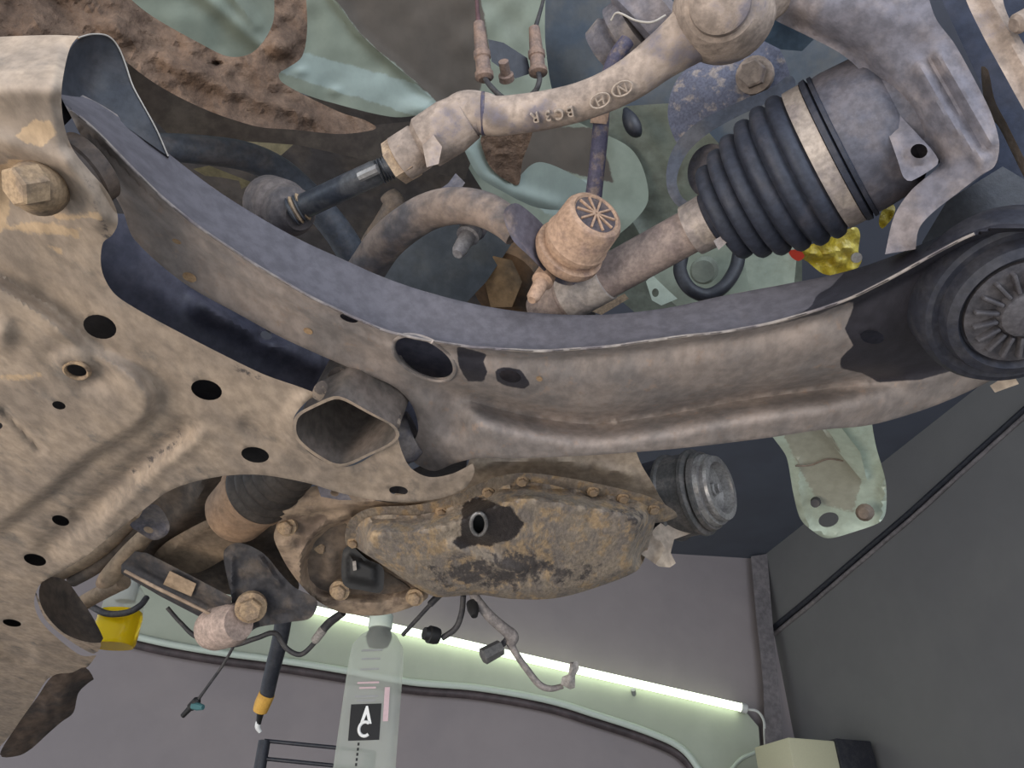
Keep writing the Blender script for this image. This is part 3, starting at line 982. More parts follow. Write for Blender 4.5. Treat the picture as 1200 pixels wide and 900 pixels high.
# dark inner floor of the arm pocket
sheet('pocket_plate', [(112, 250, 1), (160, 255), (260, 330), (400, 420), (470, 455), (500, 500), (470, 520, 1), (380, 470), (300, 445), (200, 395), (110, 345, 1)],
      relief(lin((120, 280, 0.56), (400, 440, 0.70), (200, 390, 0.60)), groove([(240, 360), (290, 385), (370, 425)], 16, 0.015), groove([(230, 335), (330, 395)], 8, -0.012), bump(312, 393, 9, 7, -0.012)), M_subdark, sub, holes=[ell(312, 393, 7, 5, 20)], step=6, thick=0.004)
# upright flange at the top of the pocket
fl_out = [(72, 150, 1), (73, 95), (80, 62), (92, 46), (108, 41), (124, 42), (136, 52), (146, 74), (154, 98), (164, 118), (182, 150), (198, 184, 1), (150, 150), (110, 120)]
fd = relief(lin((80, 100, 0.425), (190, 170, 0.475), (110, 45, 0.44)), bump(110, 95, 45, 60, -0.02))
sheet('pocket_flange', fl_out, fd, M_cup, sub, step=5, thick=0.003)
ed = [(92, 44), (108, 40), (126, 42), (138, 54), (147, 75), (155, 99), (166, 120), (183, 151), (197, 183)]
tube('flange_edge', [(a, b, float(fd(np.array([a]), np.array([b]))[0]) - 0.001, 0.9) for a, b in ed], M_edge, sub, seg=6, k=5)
# box bracket with a square opening
op = [(347, 499), (352, 487), (372, 476), (392, 468), (404, 470), (432, 485), (458, 499), (464, 510), (455, 520), (430, 532), (405, 543), (390, 542), (366, 528), (350, 513)]
bq = relief(hp(0.318))
rim = cr(op, True, 5)
sheet('opening_rim', [((a - 405) * 1.07 + 405, (b - 506) * 1.10 + 506) for a, b in rim], relief(hp(0.316)), M_sub, sub, holes=[rim], step=4, thick=0.004, raw=True,
      attrs={'stain': lambda u, v: u * 0, 'stain_or_light': lambda u, v: u * 0})
def sleeve(name, ring, d0, d1, shrink, m, parent):
    vs, fs = [], []
    n = len(ring)
    cx, cy = ring.mean(0)
    for t in (0, 0.33, 0.66, 1.0):
        for a, b in ring:
            s = 1 + (shrink - 1) * t
            base = float(hp(0.318)(a, b))
            p = P(a, b, base)
            vs.append(p + Vector((0.01 * t, 0.02 * t, (d1) * t)))
    for i in range(3):
        for j in range(n):
            fs.append((i * n + j, i * n + (j + 1) % n, (i + 1) * n + (j + 1) % n, (i + 1) * n + j))
    fs.append(tuple(range(3 * n, 4 * n)))
    return mk(name, vs, fs, m, parent, 40, fix=True)
sleeve('opening_sleeve', rim, 0, 0.07, 1, mat('sleeve_dusty', (112, 104, 98), (130, 118, 110), 25, rough=0.8), sub)
sheet('bracket_wall', [(376, 466, 1), (384, 440), (396, 430), (420, 440), (436, 447), (462, 466), (470, 486), (468, 504, 1), (458, 496), (432, 480), (404, 466)],
      relief(hp(lambda u, v: 0.325 + 0.03 * sm((492 - v - (430 - u) * 0.25) / 40)), groove([(434, 448), (428, 478)], 6, 0.006)), M_sub, sub, step=4, thick=0.005,
      attrs={'stain': lambda u, v: u * 0, 'stain_or_light': lambda u, v: u * 0 + 0.5})
# lower left pocket
sheet('lower_pocket', [(48, 684), (60, 676), (78, 681), (95, 703), (108, 722), (121, 748), (118, 753), (100, 752), (75, 742), (55, 722), (46, 702)],
      relief(lin((50, 690, 0.88), (110, 745, 0.92), (60, 730, 0.86)), bump(85, 715, 25, 25, -0.02)), mat('pocket_brown', (88, 76, 66), (70, 62, 56), 20, rough=0.85), sub, step=5, thick=0.004)
lowp = sheet('lower_lobe', [(40, 690), (52, 724), (78, 748), (110, 766), (118, 752), (96, 748), (70, 738), (52, 715)], lambda u, v: hp(sub_h)(u, v) + 0.004, M_sub, sub, step=5, thick=0.02,
             attrs={'stain': lambda u, v: u * 0, 'stain_or_light': lambda u, v: u * 0 + 0.4})
# the big muddy mounting bolt
lathe('mount_washer', (48, 222, 0.41), (36, 214, 0.385), [(0, 31), (0.5, 31), (0.7, 28), (1, 20)], M_mudbolt, sub, seg=30)
bolt(38, 216, 0.388, 24, M_mudbolt, sub, axis=(-0.45, -0.45, -0.75), h=1.0, name='mount_bolt', washer=False, turn=0.2)
sdf = relief(hp(sub_h), *sub_rel)
tube('boss_ring', [(90 + 14.5 * math.cos(a), 434 + 9 * math.sin(a) + 2.5 * math.cos(a), float(sdf(np.array([90 + 15 * math.cos(a)]), np.array([434 + 9.5 * math.sin(a)]))[0]) - 0.001, 2.6) for a in [2 * math.pi * i / 20 for i in range(21)]], M_mudbolt, sub, seg=8, k=2)
sheet('weld_bead', [(369, 452), (378, 446), (384, 452), (380, 464), (374, 470), (366, 464)], relief(hp(0.316), bump(376, 458, 10, 10, 0.004)), M_sub, sub, step=3, thick=0.008,
      attrs={'stain': lambda u, v: u * 0, 'stain_or_light': lambda u, v: u * 0 + 0.5})

# rubber mount lump below the subframe
lump = sheet('mount_rubber', [(62, 792), (85, 788), (100, 782), (110, 796), (104, 800), (92, 812), (86, 835), (72, 846), (56, 860), (36, 878), (20, 886), (0, 884), (20, 850), (45, 815)],
             relief(lin((60, 800, 1.0), (100, 790, 1.02), (30, 880, 1.1)), bump(70, 820, 30, 15, 0.02, -50), vnoise(9, 0.008)), mat('brown_rubber', (84, 70, 60), (64, 56, 52), 25, rough=0.85), step=5, thick=0.05)
tag(lump, 'brown perished rubber lump below the lowest corner of the subframe', 'rubber mount')

# ------------------------------------------------------------------ tie rod
tr = thing('tie_rod', 'dusty cast tie rod end with raised BC3 R lettering and lock nut', 'tie rod')
to = tube('rod_end', [(505, 163, 0.525, 29), (535, 143, 0.52, 28), (548, 134, 0.518, 27), (566, 133, 0.515, 24), (585, 136, 0.512, 22.5), (640, 129, 0.505, 22), (690, 116, 0.498, 22), (735, 95, 0.49, 24), (775, 66, 0.485, 27), (810, 40, 0.48, 34), (850, 8, 0.475, 48), (880, -25, 0.475, 56)], M_cast, tr, seg=28, k=8)
lathe('head_boss', (848, 12, 0.475), (842, 0, 0.432), [(0, 60), (0.2, 58), (0.5, 50), (0.62, 42), (0.64, 36), (0.78, 35), (0.86, 26), (0.88, 10)], M_cast, tr, seg=36)
lathe('clamp_sleeve', (468, 187, 0.53), (548, 136, 0.518), [(0, 22), (0.02, 27), (0.3, 27), (0.33, 25), (0.4, 31), (0.75, 32), (1.0, 28), (1.02, 20)], M_cast, tr, seg=26)
sheet('sleeve_lug', C((495, 170), (508, 158), (518, 172), (514, 192), (500, 196)), const(0.50), M_cast, tr, step=5, thick=0.03)
ax = (P(470, 185, 0.52) - P(455, 196, 0.535))
tcol = lathe('collar_ring', (563, 133.5, 0.515), (570, 133.5, 0.515), [(0, 22), (0.25, 25.2), (0.75, 24.8), (1, 21)], M_linkrod, tr, seg=28)
lathe('lock_nut', (460, 193, 0.532), (482, 179, 0.528), [(0, 21), (0.05, 26.5), (0.9, 27.5), (1, 24)], M_nut, tr, seg=6, angle=20)
lathe('inner_rod', (345, 247, 0.575), (465, 191, 0.53), [(0, 13), (0.1, 13), (0.12, 14.5), (0.8, 14.5), (0.86, 13), (1, 13)], M_rod, tr, seg=24)
lathe('rod_flat', (420, 208, 0.53), (444, 197, 0.525), [(0, 2), (0.05, 6), (0.95, 6), (1, 2)], M_alu, tr, seg=8)
for i in range(5):
    t = i * 3.4
    lathe('thread_ring', (444 + t, 202 - t * 0.5, 0.535), (446.4 + t, 200.8 - t * 0.5, 0.535), [(0, 13), (0.5, 15.5), (1, 13)], M_rod, tr, seg=20)
for i, m in ((0, M_rod), (1, M_mudbolt), (2, M_rod), (3, M_mudbolt)):
    t = i * 4
    lathe('boot_ring', (341 + t, 249 - t * 0.47, 0.572), (345 + t, 247 - t * 0.47, 0.572), [(0, 15), (0.5, 17.5), (1, 15)], m, tr, seg=22)
lathe('gaiter_collar', (312, 236, 0.62), (352, 252, 0.575), [(0, 20), (0.1, 32), (0.5, 33), (0.55, 29), (0.8, 29), (0.85, 24), (1.0, 18)], mat('gaiter_grey', (112, 102, 98), (92, 86, 86), 40, rough=0.8), tr, seg=30)


def on_rod(u, v, d, x_to, roll=20.0):
    o = P(u, v, d)
    xd = P(*x_to) - o
    n = (Vector((0, 0, CZ)) - o).normalized() * math.cos(math.radians(roll)) + Vector((0, SP, -CP)) * math.sin(math.radians(roll))
    return basis(o, xd, n)


s = 0.5 / FPX
# lettering is upside down: its x axis runs to the left
for ch, u, v, d in (('B', 668, 130, 0.4892), ('C', 655, 133, 0.4910), ('3', 642, 135, 0.4926), ('R', 627, 137, 0.4945)):
    text('raised_letter', ch, on_rod(u, v, d, (u - 30, v + 7, d + 0.0042)), 16 * s, 0.0018, M_letter, to)
for (u, v, d, kind) in ((703, 118, 0.4832, 'H'), (729, 104, 0.4780, 'N')):
    Mx = on_rod(u, v, d, (u - 30, v + 13, d + 0.004), 14)
    ring = [Mx @ Vector((11.5 * s * math.cos(a), 7.5 * s * math.sin(a), 0)) for a in [2 * math.pi * i / 24 for i in range(25)]]
    sweep('emblem_ring', ring, [1.2 * s] * 25, M_letter, to, seg=6)
    bars = [((-4, -5), (-3, 5)), ((4, -5), (3, 5)), ((-4, -1), (4, 1))] if kind == 'H' else [((-4, -5), (-4, 5)), ((4, -5), (4, 5)), ((-4, 5), (4, -5))]
    for a, b in bars:
        sweep('emblem_bar', [Mx @ Vector((a[0] * s, a[1] * s, 0)), Mx @ Vector((b[0] * s, b[1] * s, 0))], [1.1 * s] * 2, M_letter, to, seg=6)

# ------------------------------------------------------------------ driveshaft
ds = thing('driveshaft', 'driveshaft with ribbed black rubber boot and pale band clamps', 'driveshaft')
axA, axB = (625, 372, 0.645), (1050, 138, 0.500)


def onax(t):
    # walk along the 3-D axis
    p = P(*axA).lerp(P(*axB), t)
    return p


Aw, Bw = P(*axA), P(*axB)
Ld = (Bw - Aw).length


def u_of(t):
    q = onax(t)
    r = q - Vector((0, 0, CZ))
    dd_ = r.y * CP + r.z * SP
    return CU + FPX * r.x / dd_, dd_


def t_at(u):
    lo_, hi_ = -0.3, 1.4
    for _ in range(40):
        m_ = (lo_ + hi_) / 2
        if u_of(m_)[0] < u:
            lo_ = m_
        else:
            hi_ = m_
    return lo_


def axlathe(name, prof, m, parent, seg=56, angle=35):
    q = []
    for u, r in prof:
        t = t_at(u)
        q.append((t, r * u_of(t)[1] / FPX))
    return lathew(name, Aw, Bw, q, m, parent, seg, angle)


axlathe('shaft', [(628, 10), (630, 22), (660, 23), (662, 25), (830, 26)], M_shaft, ds, 36)
axlathe('shaft_band', [(664, 24), (665, 27), (709, 27.5), (710, 25)], M_shaft2, ds, 36)
axlathe('small_clamp', [(809, 26), (810, 31), (833, 32.5), (834, 28)], M_clamp, ds, 40)
prof = [(828, 30), (838, 33), (844, 44)]
us = [848, 866, 884, 904, 924, 943]
rs_ = [60, 70, 78, 85, 90, 92]
for i, (u, r) in enumerate(zip(us, rs_)):
    prof += [(u - 6.5, r - 8.5), (u - 5, r - 3.5), (u - 2, r - 0.6), (u + 1, r), (u + 6, r - 0.5), (u + 9, r - 2.5), (u + 11, r - 6)]
prof += [(956, 84), (958, 80), (975, 80)]
boot = axlathe('boot', prof, M_boot, ds, 64, 60)
axlathe('large_clamp', [(956, 80), (957, 88), (976, 88.5), (977, 82)], M_clamp, ds, 64)
axlathe('boot_lip', [(976, 82), (977, 90), (983, 91), (985, 84), (986, 90), (990, 90), (992, 84)], M_boot, ds, 64)
axlathe('joint_housing', [(990, 80), (991, 87), (1000, 88), (1035, 86), (1045, 82), (1052, 74), (1075, 70), (1078, 40)], M_housing, ds, 64)
sheet('clamp_latch', C((836, 282), (846, 276), (852, 284), (842, 293)), const(0.535), M_clamp, ds, step=5, thick=0.006)

# ------------------------------------------------------------------ stabilizer bar and link
sb = thing('stabilizer_bar', 'dusty bent stabilizer bar with flattened end eye', 'stabilizer bar')
tube('bar', [(405, 355, 0.70, 22), (432, 312, 0.67, 22), (452, 284, 0.65, 22), (478, 262, 0.63, 22), (505, 247, 0.615, 22), (535, 241, 0.60, 21.5), (565, 245, 0.59, 21), (590, 258, 0.58, 20), (606, 274, 0.577, 17)], M_sway, sb, seg=24, k=8)
sheet('end_eye', [(590, 250), (604, 238), (625, 252), (648, 275), (675, 300), (681, 322), (672, 334), (655, 332), (640, 320), (620, 300), (600, 280)],
      relief(lin((600, 250, 0.552), (675, 325, 0.592), (625, 300, 0.562)), groove([(600, 285), (625, 306), (650, 326)], 6, 0.006)), mat('flat_end_paint', (104, 98, 106), (150, 132, 122), 30, 0.5, 0.66), sb, step=5, thick=0.012)
sheet('clamp_bracket', C((500, 232), (525, 215), (534, 203), (545, 214), (540, 222), (548, 232), (520, 238)), lin((500, 232, 0.63), (534, 203, 0.64), (548, 232, 0.62)), M_castd, sb, step=5, thick=0.02)

lk = thing('stabilizer_link', 'tan dusty stabilizer link joint with spoked cap and thin rod', 'link')
la, lb = (662, 300, 0.572), (699, 250, 0.535)
lathe('joint_body', la, lb, [(-0.06, 14), (-0.05, 32), (0.0, 38), (0.1, 42), (0.2, 42), (0.22, 34), (0.32, 34), (0.34, 39), (0.42, 39.5), (0.46, 37.5), (0.9, 37), (0.97, 34), (1.0, 29), (0.97, 27), (0.97, 10)], M_link, lk, seg=44)
lathe('cap_recess', la, lb, [(0.90, 26), (0.975, 26.5), (0.978, 5)], M_linkd, lk, seg=36)
LA, LB = P(*la), P(*lb)
ld_ = (LB - LA).normalized()
cc = LB - ld_ * 0.0006
ref = Vector((1, 0, 0))
e1 = (ref - ld_ * ref.dot(ld_)).normalized()
e2 = ld_.cross(e1)
kk = 0.535 / FPX
for i in range(10):
    a = 2 * math.pi * i / 10
    dr = e1 * math.cos(a) + e2 * math.sin(a)
    box('cap_spoke', basis(cc + dr * (13 * kk), dr, ld_), (24 * kk, 2.6 * kk, 0.002), M_link, lk, 0.0003)
tube('rod', [(694, 245, 0.585, 10), (699, 200, 0.575, 9.5), (703, 160, 0.57, 9.5), (708, 110, 0.565, 9), (720, 70, 0.56, 9), (735, 48, 0.56, 9)], M_linkrod, lk, seg=18)
lathe('rod_ferrule', (702, 145, 0.568), (704, 128, 0.565), [(0, 10.5), (1, 10.5)], M_link, lk, seg=18)
st = lathe('link_stud', (642, 318, 0.575), (623, 352, 0.553), [(0, 12), (0.35, 13), (0.42, 9), (0.9, 8), (1, 5)], M_link, lk, seg=16)
# upper link joint hidden partly by the tie rod head
up = thing('strut_link_joint', 'grey rubber upper link joint partly hidden by the tie rod head', 'link joint')
lathe('boot', (700, 62, 0.62), (745, 25, 0.60), [(0, 16), (0.05, 26), (0.4, 30), (0.5, 24), (0.6, 34), (0.95, 34), (1, 20)], M_castd, up, seg=30)
lathe('body', (740, 30, 0.60), (775, -8, 0.59), [(0, 34), (0.1, 42), (0.8, 44), (1, 30)], M_castblue, up, seg=30)
tube('wire_ring', [(716, 24, 0.575, 1.3), (724, 15, 0.57, 1.3), (745, 24, 0.565, 1.3), (764, 26, 0.56, 1.3), (780, 18, 0.56, 1.3)], M_edge, up, seg=6)

sd = thing('threaded_stud', 'small pale threaded stud below the stabilizer bar', 'stud')
lathe('stud_body', (552, 270, 0.62), (536, 298, 0.60), [(0, 14), (0.25, 14), (0.27, 10), (0.85, 9), (1, 6)], mat('stud_grey', (140, 136, 136), (116, 112, 114), 80, rough=0.6), sd, seg=18)
for i in range(4):
    t = i * 0.11
    lathe('thread_ring', (561 - 8 * t, 262 + 14 * t, 0.625), (558 - 8 * t, 264 + 14 * t, 0.622), [(0, 12), (0.5, 14.5), (1, 12)], M_castd, sd, seg=16)

# ------------------------------------------------------------------ steering knuckle, strut bracket, brake parts
kn = thing('steering_knuckle', 'heavy cast steering knuckle arm curving over the joint housing', 'knuckle')
kn_out = [(880, -40, 1), (888, 10), (905, 22), (950, 44), (987, 64), (1013, 88), (1040, 124), (1070, 154), (1092, 178), (1101, 193), (1068, 223), (1048, 253), (1037, 298, 1), (1073, 292, 1), (1077, 268), (1092, 250), (1120, 228), (1150, 205), (1166, 194), (1171, 168), (1162, 134), (1144, 97), (1119, 52), (1095, 18), (1080, -40, 1)]
sheet('knuckle_arm', kn_out, relief(lin((950, 0, 0.47), (1150, 150, 0.44), (1050, 290, 0.475)), groove([(1080, 80), (1105, 130), (1148, 184)], 11, 0.006), groove([(1100, 65), (1130, 110), (1160, 165)], 9, 0.005), groove([(1090, 72), (1118, 122), (1154, 176)], 6, -0.002),
      groove([(930, 30), (1000, 68), (1050, 120), (1098, 186)], 14, -0.012), groove([(1150, 200), (1095, 240), (1070, 280)], 12, 0.004), bump(1000, 10, 80, 40, 0.01), vnoise(30, 0.003)), M_castblue, kn, step=4.5, thick=0.035)
sheet('sensor_ear', [(1022, 104), (1032, 106), (1052, 132), (1076, 158), (1094, 178), (1099, 192), (1068, 212), (1059, 208), (1052, 188), (1042, 160), (1030, 132)],
      relief(lin((1000, 80, 0.476), (1090, 190, 0.454), (1060, 200, 0.458)), bump(1077, 177, 16, 14, 0.004, 0, 6), vnoise(20, 0.002)), M_castblue, kn, holes=[ell(1077, 177, 10, 8.5)], step=5, thick=0.02)

sbk = thing('strut_bracket', 'speckled blue grey strut bracket with a large hex bolt', 'strut bracket')
sheet('bracket_plate', [(786, 110), (800, 85), (830, 68), (880, 60), (893, 30), (905, 45), (920, 70), (925, 95), (908, 108), (870, 128), (835, 145), (808, 165), (795, 170), (783, 140)],
      relief(lin((800, 100, 0.60), (900, 80, 0.57), (850, 140, 0.585)), bump(830, 110, 50, 35, 0.01), vnoise(6, 0.002)), mat('speckled_bracket', (104, 106, 122), (152, 142, 138), 110, 0.52, 0.64, 0.8), sbk, step=5, thick=0.03)
sheet('curved_flange', [(925, 88), (932, 100), (905, 118), (870, 134), (832, 155), (805, 180), (793, 210), (800, 232), (815, 240), (815, 250), (795, 242), (783, 225), (781, 200), (790, 172), (815, 145), (860, 122), (905, 102)],
      lin((800, 180, 0.575), (900, 105, 0.56), (810, 245, 0.58)), mat('flange_slate', (84, 90, 104), (100, 100, 106), 30, rough=0.6), sbk, step=5, thick=0.025)
bolt(884, 88, 0.565, 16, M_cast, sbk, axis=(-0.5, -0.6, -0.62), h=0.9, name='hex_bolt')
sheet('pale_disc', list(map(tuple, ell(832, 200, 26, 32, 15, 16))), lin((810, 200, 0.60), (860, 200, 0.59), (832, 230, 0.60)), M_castd, sbk, step=6, thick=0.02)
sheet('blue_tab', C((882, 30), (905, 18), (955, 45), (940, 60), (915, 58), (895, 48)), lin((882, 30, 0.53), (955, 45, 0.52), (905, 58, 0.53)), mat('blue_tab_paint', (92, 112, 130), (104, 118, 130), 20, rough=0.5), sbk, step=5, thick=0.01)

dsld = sheet('dust_shield', C((1085, -40), (1250, -40), (1250, 300), (1120, 290), (1110, 240), (1170, 190), (1150, 100)),
             relief(lin((1100, 0, 0.56), (1240, 0, 0.53), (1150, 290, 0.58))), mat('shield_dark', (60, 66, 84), (70, 72, 86), 20, rough=0.5), step=12, thick=0.006)
tag(dsld, 'dark navy brake dust shield behind the knuckle', 'dust shield')
cal = thing('brake_caliper', 'pale cast caliper bracket slanting across the top right corner', 'caliper')
sheet('caliper_bar', [(1120, -40, 1), (1172, -40, 1), (1178, 10), (1206, 62), (1240, 120, 1), (1240, 190, 1), (1202, 132), (1175, 84), (1152, 42), (1132, 0)], relief(lin((1140, 0, 0.46), (1200, 100, 0.45), (1180, 10, 0.46)), groove([(1145, -40), (1240, 150)], 14, 0.008)), M_cast, cal, step=6, thick=0.03)
sheet('pad_edge', [(1150, 78), (1158, 82), (1166, 118), (1180, 145), (1200, 185), (1240, 260), (1240, 290), (1196, 200), (1170, 148), (1158, 135), (1152, 110)], lin((1150, 80, 0.48), (1240, 280, 0.48), (1200, 180, 0.475)), M_cast, cal, step=5, thick=0.015)
lathe('pin', (1188, 30, 0.44), (1225, 10, 0.44), [(0, 8), (0.1, 12), (1, 12)], M_cast, cal, seg=18)

hub = sheet('hub_carrier', C((1110, 235), (1175, 195), (1250, 240), (1250, 290), (1100, 300), (1080, 285)), lin((1110, 235, 0.53), (1240, 240, 0.52), (1100, 300, 0.53)), M_black, step=8, thick=0.03)
tag(hub, 'dark hub carrier base between knuckle and ball joint', 'hub carrier')

# ------------------------------------------------------------------ sensor cables on the inner fender
def sensor(root, pts_cable, a, b, d):
    lathe('connector', (a[0], a[1], d), (b[0], b[1], d - 0.01), [(0, 3), (0.02, 6.5), (0.3, 7.5), (0.5, 8), (0.52, 10), (0.62, 10), (0.64, 8.5), (0.85, 9), (0.88, 11), (0.96, 11), (1, 7)], M_conb, root, seg=20)
    tube('cable', pts_cable, M_wired, root, seg=8)


c1 = thing('sensor_lead', 'tan and brown sensor connector with lead, the nearer of two', 'sensor lead', 'sensor leads above the tie rod')
sensor(c1, [(567, 90, 0.69, 3), (574, 100, 0.68, 3.2), (586, 112, 0.68, 3.2), (600, 120, 0.685, 3)], (561, 26), (568, 94), 0.70)
tube('thin_lead', [(558, -20, 0.70, 2), (559, 5, 0.70, 2.2), (561, 28, 0.70, 3)], mat('maroon_wire', (96, 70, 72)), c1, seg=8)
c2 = thing('sensor_lead', 'darker sensor connector with lead, nearest the strut tower', 'sensor lead', 'sensor leads above the tie rod')
sensor(c2, [(630, 82, 0.73, 3.2), (632, 95, 0.72, 3.2), (624, 110, 0.72, 3.2), (600, 118, 0.72, 3)], (626, 32), (631, 88), 0.74)
tube('thin_lead', [(642, -20, 0.76, 2), (634, 10, 0.75, 2.2), (627, 34, 0.74, 3)], M_wired, c2, seg=8)
cb = thing('sensor_bracket', 'small dark bracket holding the two sensor connectors', 'bracket')
sheet('plate', C((572, 46), (590, 50), (618, 68), (622, 86), (604, 92), (576, 72)), lin((572, 46, 0.73), (618, 68, 0.74), (604, 92, 0.73)), M_black, cb, step=6, thick=0.008)
lathe('stud', (594, 94, 0.715), (590, 72, 0.70), [(0, 9), (0.3, 9), (0.35, 6), (1, 6)], M_conb, cb, seg=14)

# ------------------------------------------------------------------ hose loop and bits behind the shaft
tube('brake_hose', [(800, 300, 0.80, 7), (797, 318, 0.79, 8), (808, 338, 0.78, 8), (828, 346, 0.78, 8), (848, 336, 0.78, 8), (862, 315, 0.79, 8), (868, 290, 0.80, 8), (880, 250, 0.84, 8)], M_black, seg=14)
tag(bpy.data.objects['brake_hose'], 'black rubber hose loop behind the ribbed boot', 'hose')
wd = thing('washer_plate', 'pale green plate with round plug behind the hose loop', 'plate')
sheet('plate', C((770, 285), (860, 278), (910, 280), (925, 320), (900, 350), (800, 365), (760, 330)), lin((770, 285, 0.88), (910, 280, 0.88), (800, 365, 0.93)), mat('pale_green_plate', (168, 178, 162), (152, 160, 146), 20, rough=0.5, var=0.1), wd, step=8, thick=0.006)
lathe('plug', (826, 316, 0.865), (824, 318, 0.85), [(0, 16), (0.7, 16), (1, 13)], M_mintd, wd, seg=22)
lb_ = thing('lug_bracket', 'small folded pale lug with a hole next to the shaft', 'bracket')
sheet('lug', C((757, 330), (764, 322), (785, 342), (794, 350), (775, 358), (764, 352)), lin((757, 330, 0.75), (794, 350, 0.76), (764, 352, 0.75)), M_brmint, lb_, holes=[ell(768, 343, 4, 5)], step=4, thick=0.01, attrs={'stain': lambda u, v: u * 0})
sheet('tan_strip', C((690, 364), (732, 344), (737, 350), (705, 369)), const(0.70), M_nut, lb_, step=5, thick=0.01)
sheet('pale_panel', C((870, 290), (935, 285), (930, 340), (880, 350)), lin((870, 290, 0.84), (935, 285, 0.83), (900, 350, 0.86)), M_brmint, lb_, step=8, thick=0.008, attrs={'stain': lambda u, v: u * 0})

gb = thing('oil_bag', 'crumpled shiny yellow bag with red print behind the boot', 'bag')
gbo = sheet('bag_skin', [(925, 296), (945, 288), (965, 282), (985, 272), (1003, 266), (1008, 275), (1006, 295), (1010, 305), (1000, 318), (968, 322), (945, 306)],
            relief(lin((930, 296, 0.70), (1005, 270, 0.70), (970, 320, 0.72)), vnoise(9, 0.012), groove([(960, 300), (1000, 290)], 5, 0.006)), M_gold, gb, step=4, thick=0.03)
sheet('red_patch', [(924, 294), (936, 293), (943, 300), (936, 306), (928, 302)], lin((930, 296, 0.685), (1005, 270, 0.685), (970, 320, 0.705)), M_red, gb, step=4, thick=0.004)
sheet('bag_corner', [(1032, 250), (1042, 238), (1049, 243), (1046, 255), (1034, 268), (1030, 262)], relief(const(0.56), vnoise(7, 0.01)), M_gold, gb, step=3, thick=0.02)
lathe('ring', (1003, 302, 0.69), (1004, 302, 0.68), [(0, 4), (0, 6), (1, 6), (1, 4)], M_alu, gb, seg=16)

# ------------------------------------------------------------------ engine: block, oil pan
blk = thing('engine_block', 'pale alloy engine block flange above the oil pan', 'engine block')
sheet('block_skirt', [(430, 600), (480, 570), (548, 545, 1), (556, 520, 1), (742, 520, 1), (752, 545), (764, 565), (772, 580), (780, 600), (700, 620), (560, 600), (450, 620)],
      relief(lin((450, 600, 0.93), (750, 560, 0.89), (600, 520, 0.86)), groove([(560, 545), (640, 538), (740, 556)], 6, 0.008), bump(693, 550, 6, 6, -0.008), bump(600, 548, 8, 5, 0.006), bump(768, 572, 9, 7, 0.01)), M_block, blk, step=6, thick=0.06)
pan = thing('oil_pan', 'oil stained grimy oil pan with an open drain hole', 'oil pan')
flg = [(405, 621), (413, 606), (435, 595), (483, 592), (519, 585), (556, 569), (585, 558), (615, 554), (659, 559), (710, 569), (758, 581), (787, 596), (794, 605), (780, 611), (768, 613, 1), (700, 640), (600, 660), (480, 650), (420, 643), (406, 639)]
panb = [(414, 636), (418, 618), (430, 607), (455, 603), (484, 604), (520, 597), (560, 580), (588, 569), (616, 565), (660, 570), (712, 579), (750, 588), (766, 600), (767, 614), (762, 632), (757, 650), (746, 669), (703, 687), (651, 701), (600, 702), (560, 697), (516, 700), (501, 696), (475, 680), (442, 658), (422, 645)]
dpan_f = hp(0.385)
sheet('pan_flange', flg, relief(dpan_f, groove(flg[:13], 4, 0.004)), M_pan, pan, step=6, thick=0.012, attrs={'stain': lambda u, v: u * 0, 'stain_or_light': lambda u, v: u * 0})
pcr = cr(panb, True, 6)


def pan_h(u, v):
    dist = pdist(u, v, panb[:16])
    low_ = pdist(u, v, panb[15:])
    return 0.385 - 0.040 * sm(dist / 22.0) - 0.004 * sm((dist - 15) / 60) + 0.010 * (1 - sm(low_ / 9.0))


wet = [[(541, 592), (556, 582), (585, 590), (600, 595), (614, 614), (608, 628), (586, 636), (560, 640), (541, 643), (525, 637), (540, 628)]]
dirt = [[(530, 640), (620, 630), (680, 650), (740, 640), (700, 690), (600, 705), (500, 700), (480, 660)], [(690, 560), (770, 590), (765, 660), (710, 610)]]
pan_rel = [groove([(528, 640), (560, 652), (610, 671)], 6, 0.016), groove([(560, 690), (610, 676), (650, 660)], 7, -0.008), bump(561, 614, 18, 18, 0.006, 0, 4), bump(635, 635, 8, 6, 0.003), groove([(697, 580), (696, 610)], 7, -0.006), vnoise(10, 0.003), vnoise(30, 0.008, 4), bump(570, 640, 50, 9, -0.006, 15)]
pdf = relief(hp(pan_h), *pan_rel)
pb = sheet('pan_bowl', panb, pdf, M_pan, pan, holes=[ell(561, 614, 7.5, 11.5, 8)], step=4.5, thick=0.012, attrs={'stain': region(wet, 9), 'stain_or_light': lambda u, v: 0.55 * region(dirt, 25)(u, v)}, angle=60)
dz = float(pdf(np.array([561.0]), np.array([628.0]))[0])
ring = [(561 + 9 * math.cos(a), 614 + 13 * math.sin(a), float(pdf(np.array([561 + 9 * math.cos(a)]), np.array([614 + 13 * math.sin(a)]))[0]) - 0.004, 2.3) for a in [2 * math.pi * i / 24 for i in range(25)]]
tube('drain_ring', ring, M_alu, pb, seg=8, k=1, smooth=False)
lathe('drain_bore', (561, 614, dz + 0.012), (562, 610, dz + 0.03), [(0, 12), (1, 12)], M_lblack, pb, seg=20)
for (u, v) in ((572, 577), (612, 564), (695, 576), (766, 597), (517, 600), (442, 612), (414, 636), (730, 566 + 18)):
    bolt(u, v, float(dpan_f(u, v)) - 0.006, 5.4, M_mudbolt, pan, axis=(0.0, -0.5, -0.9), h=0.9)

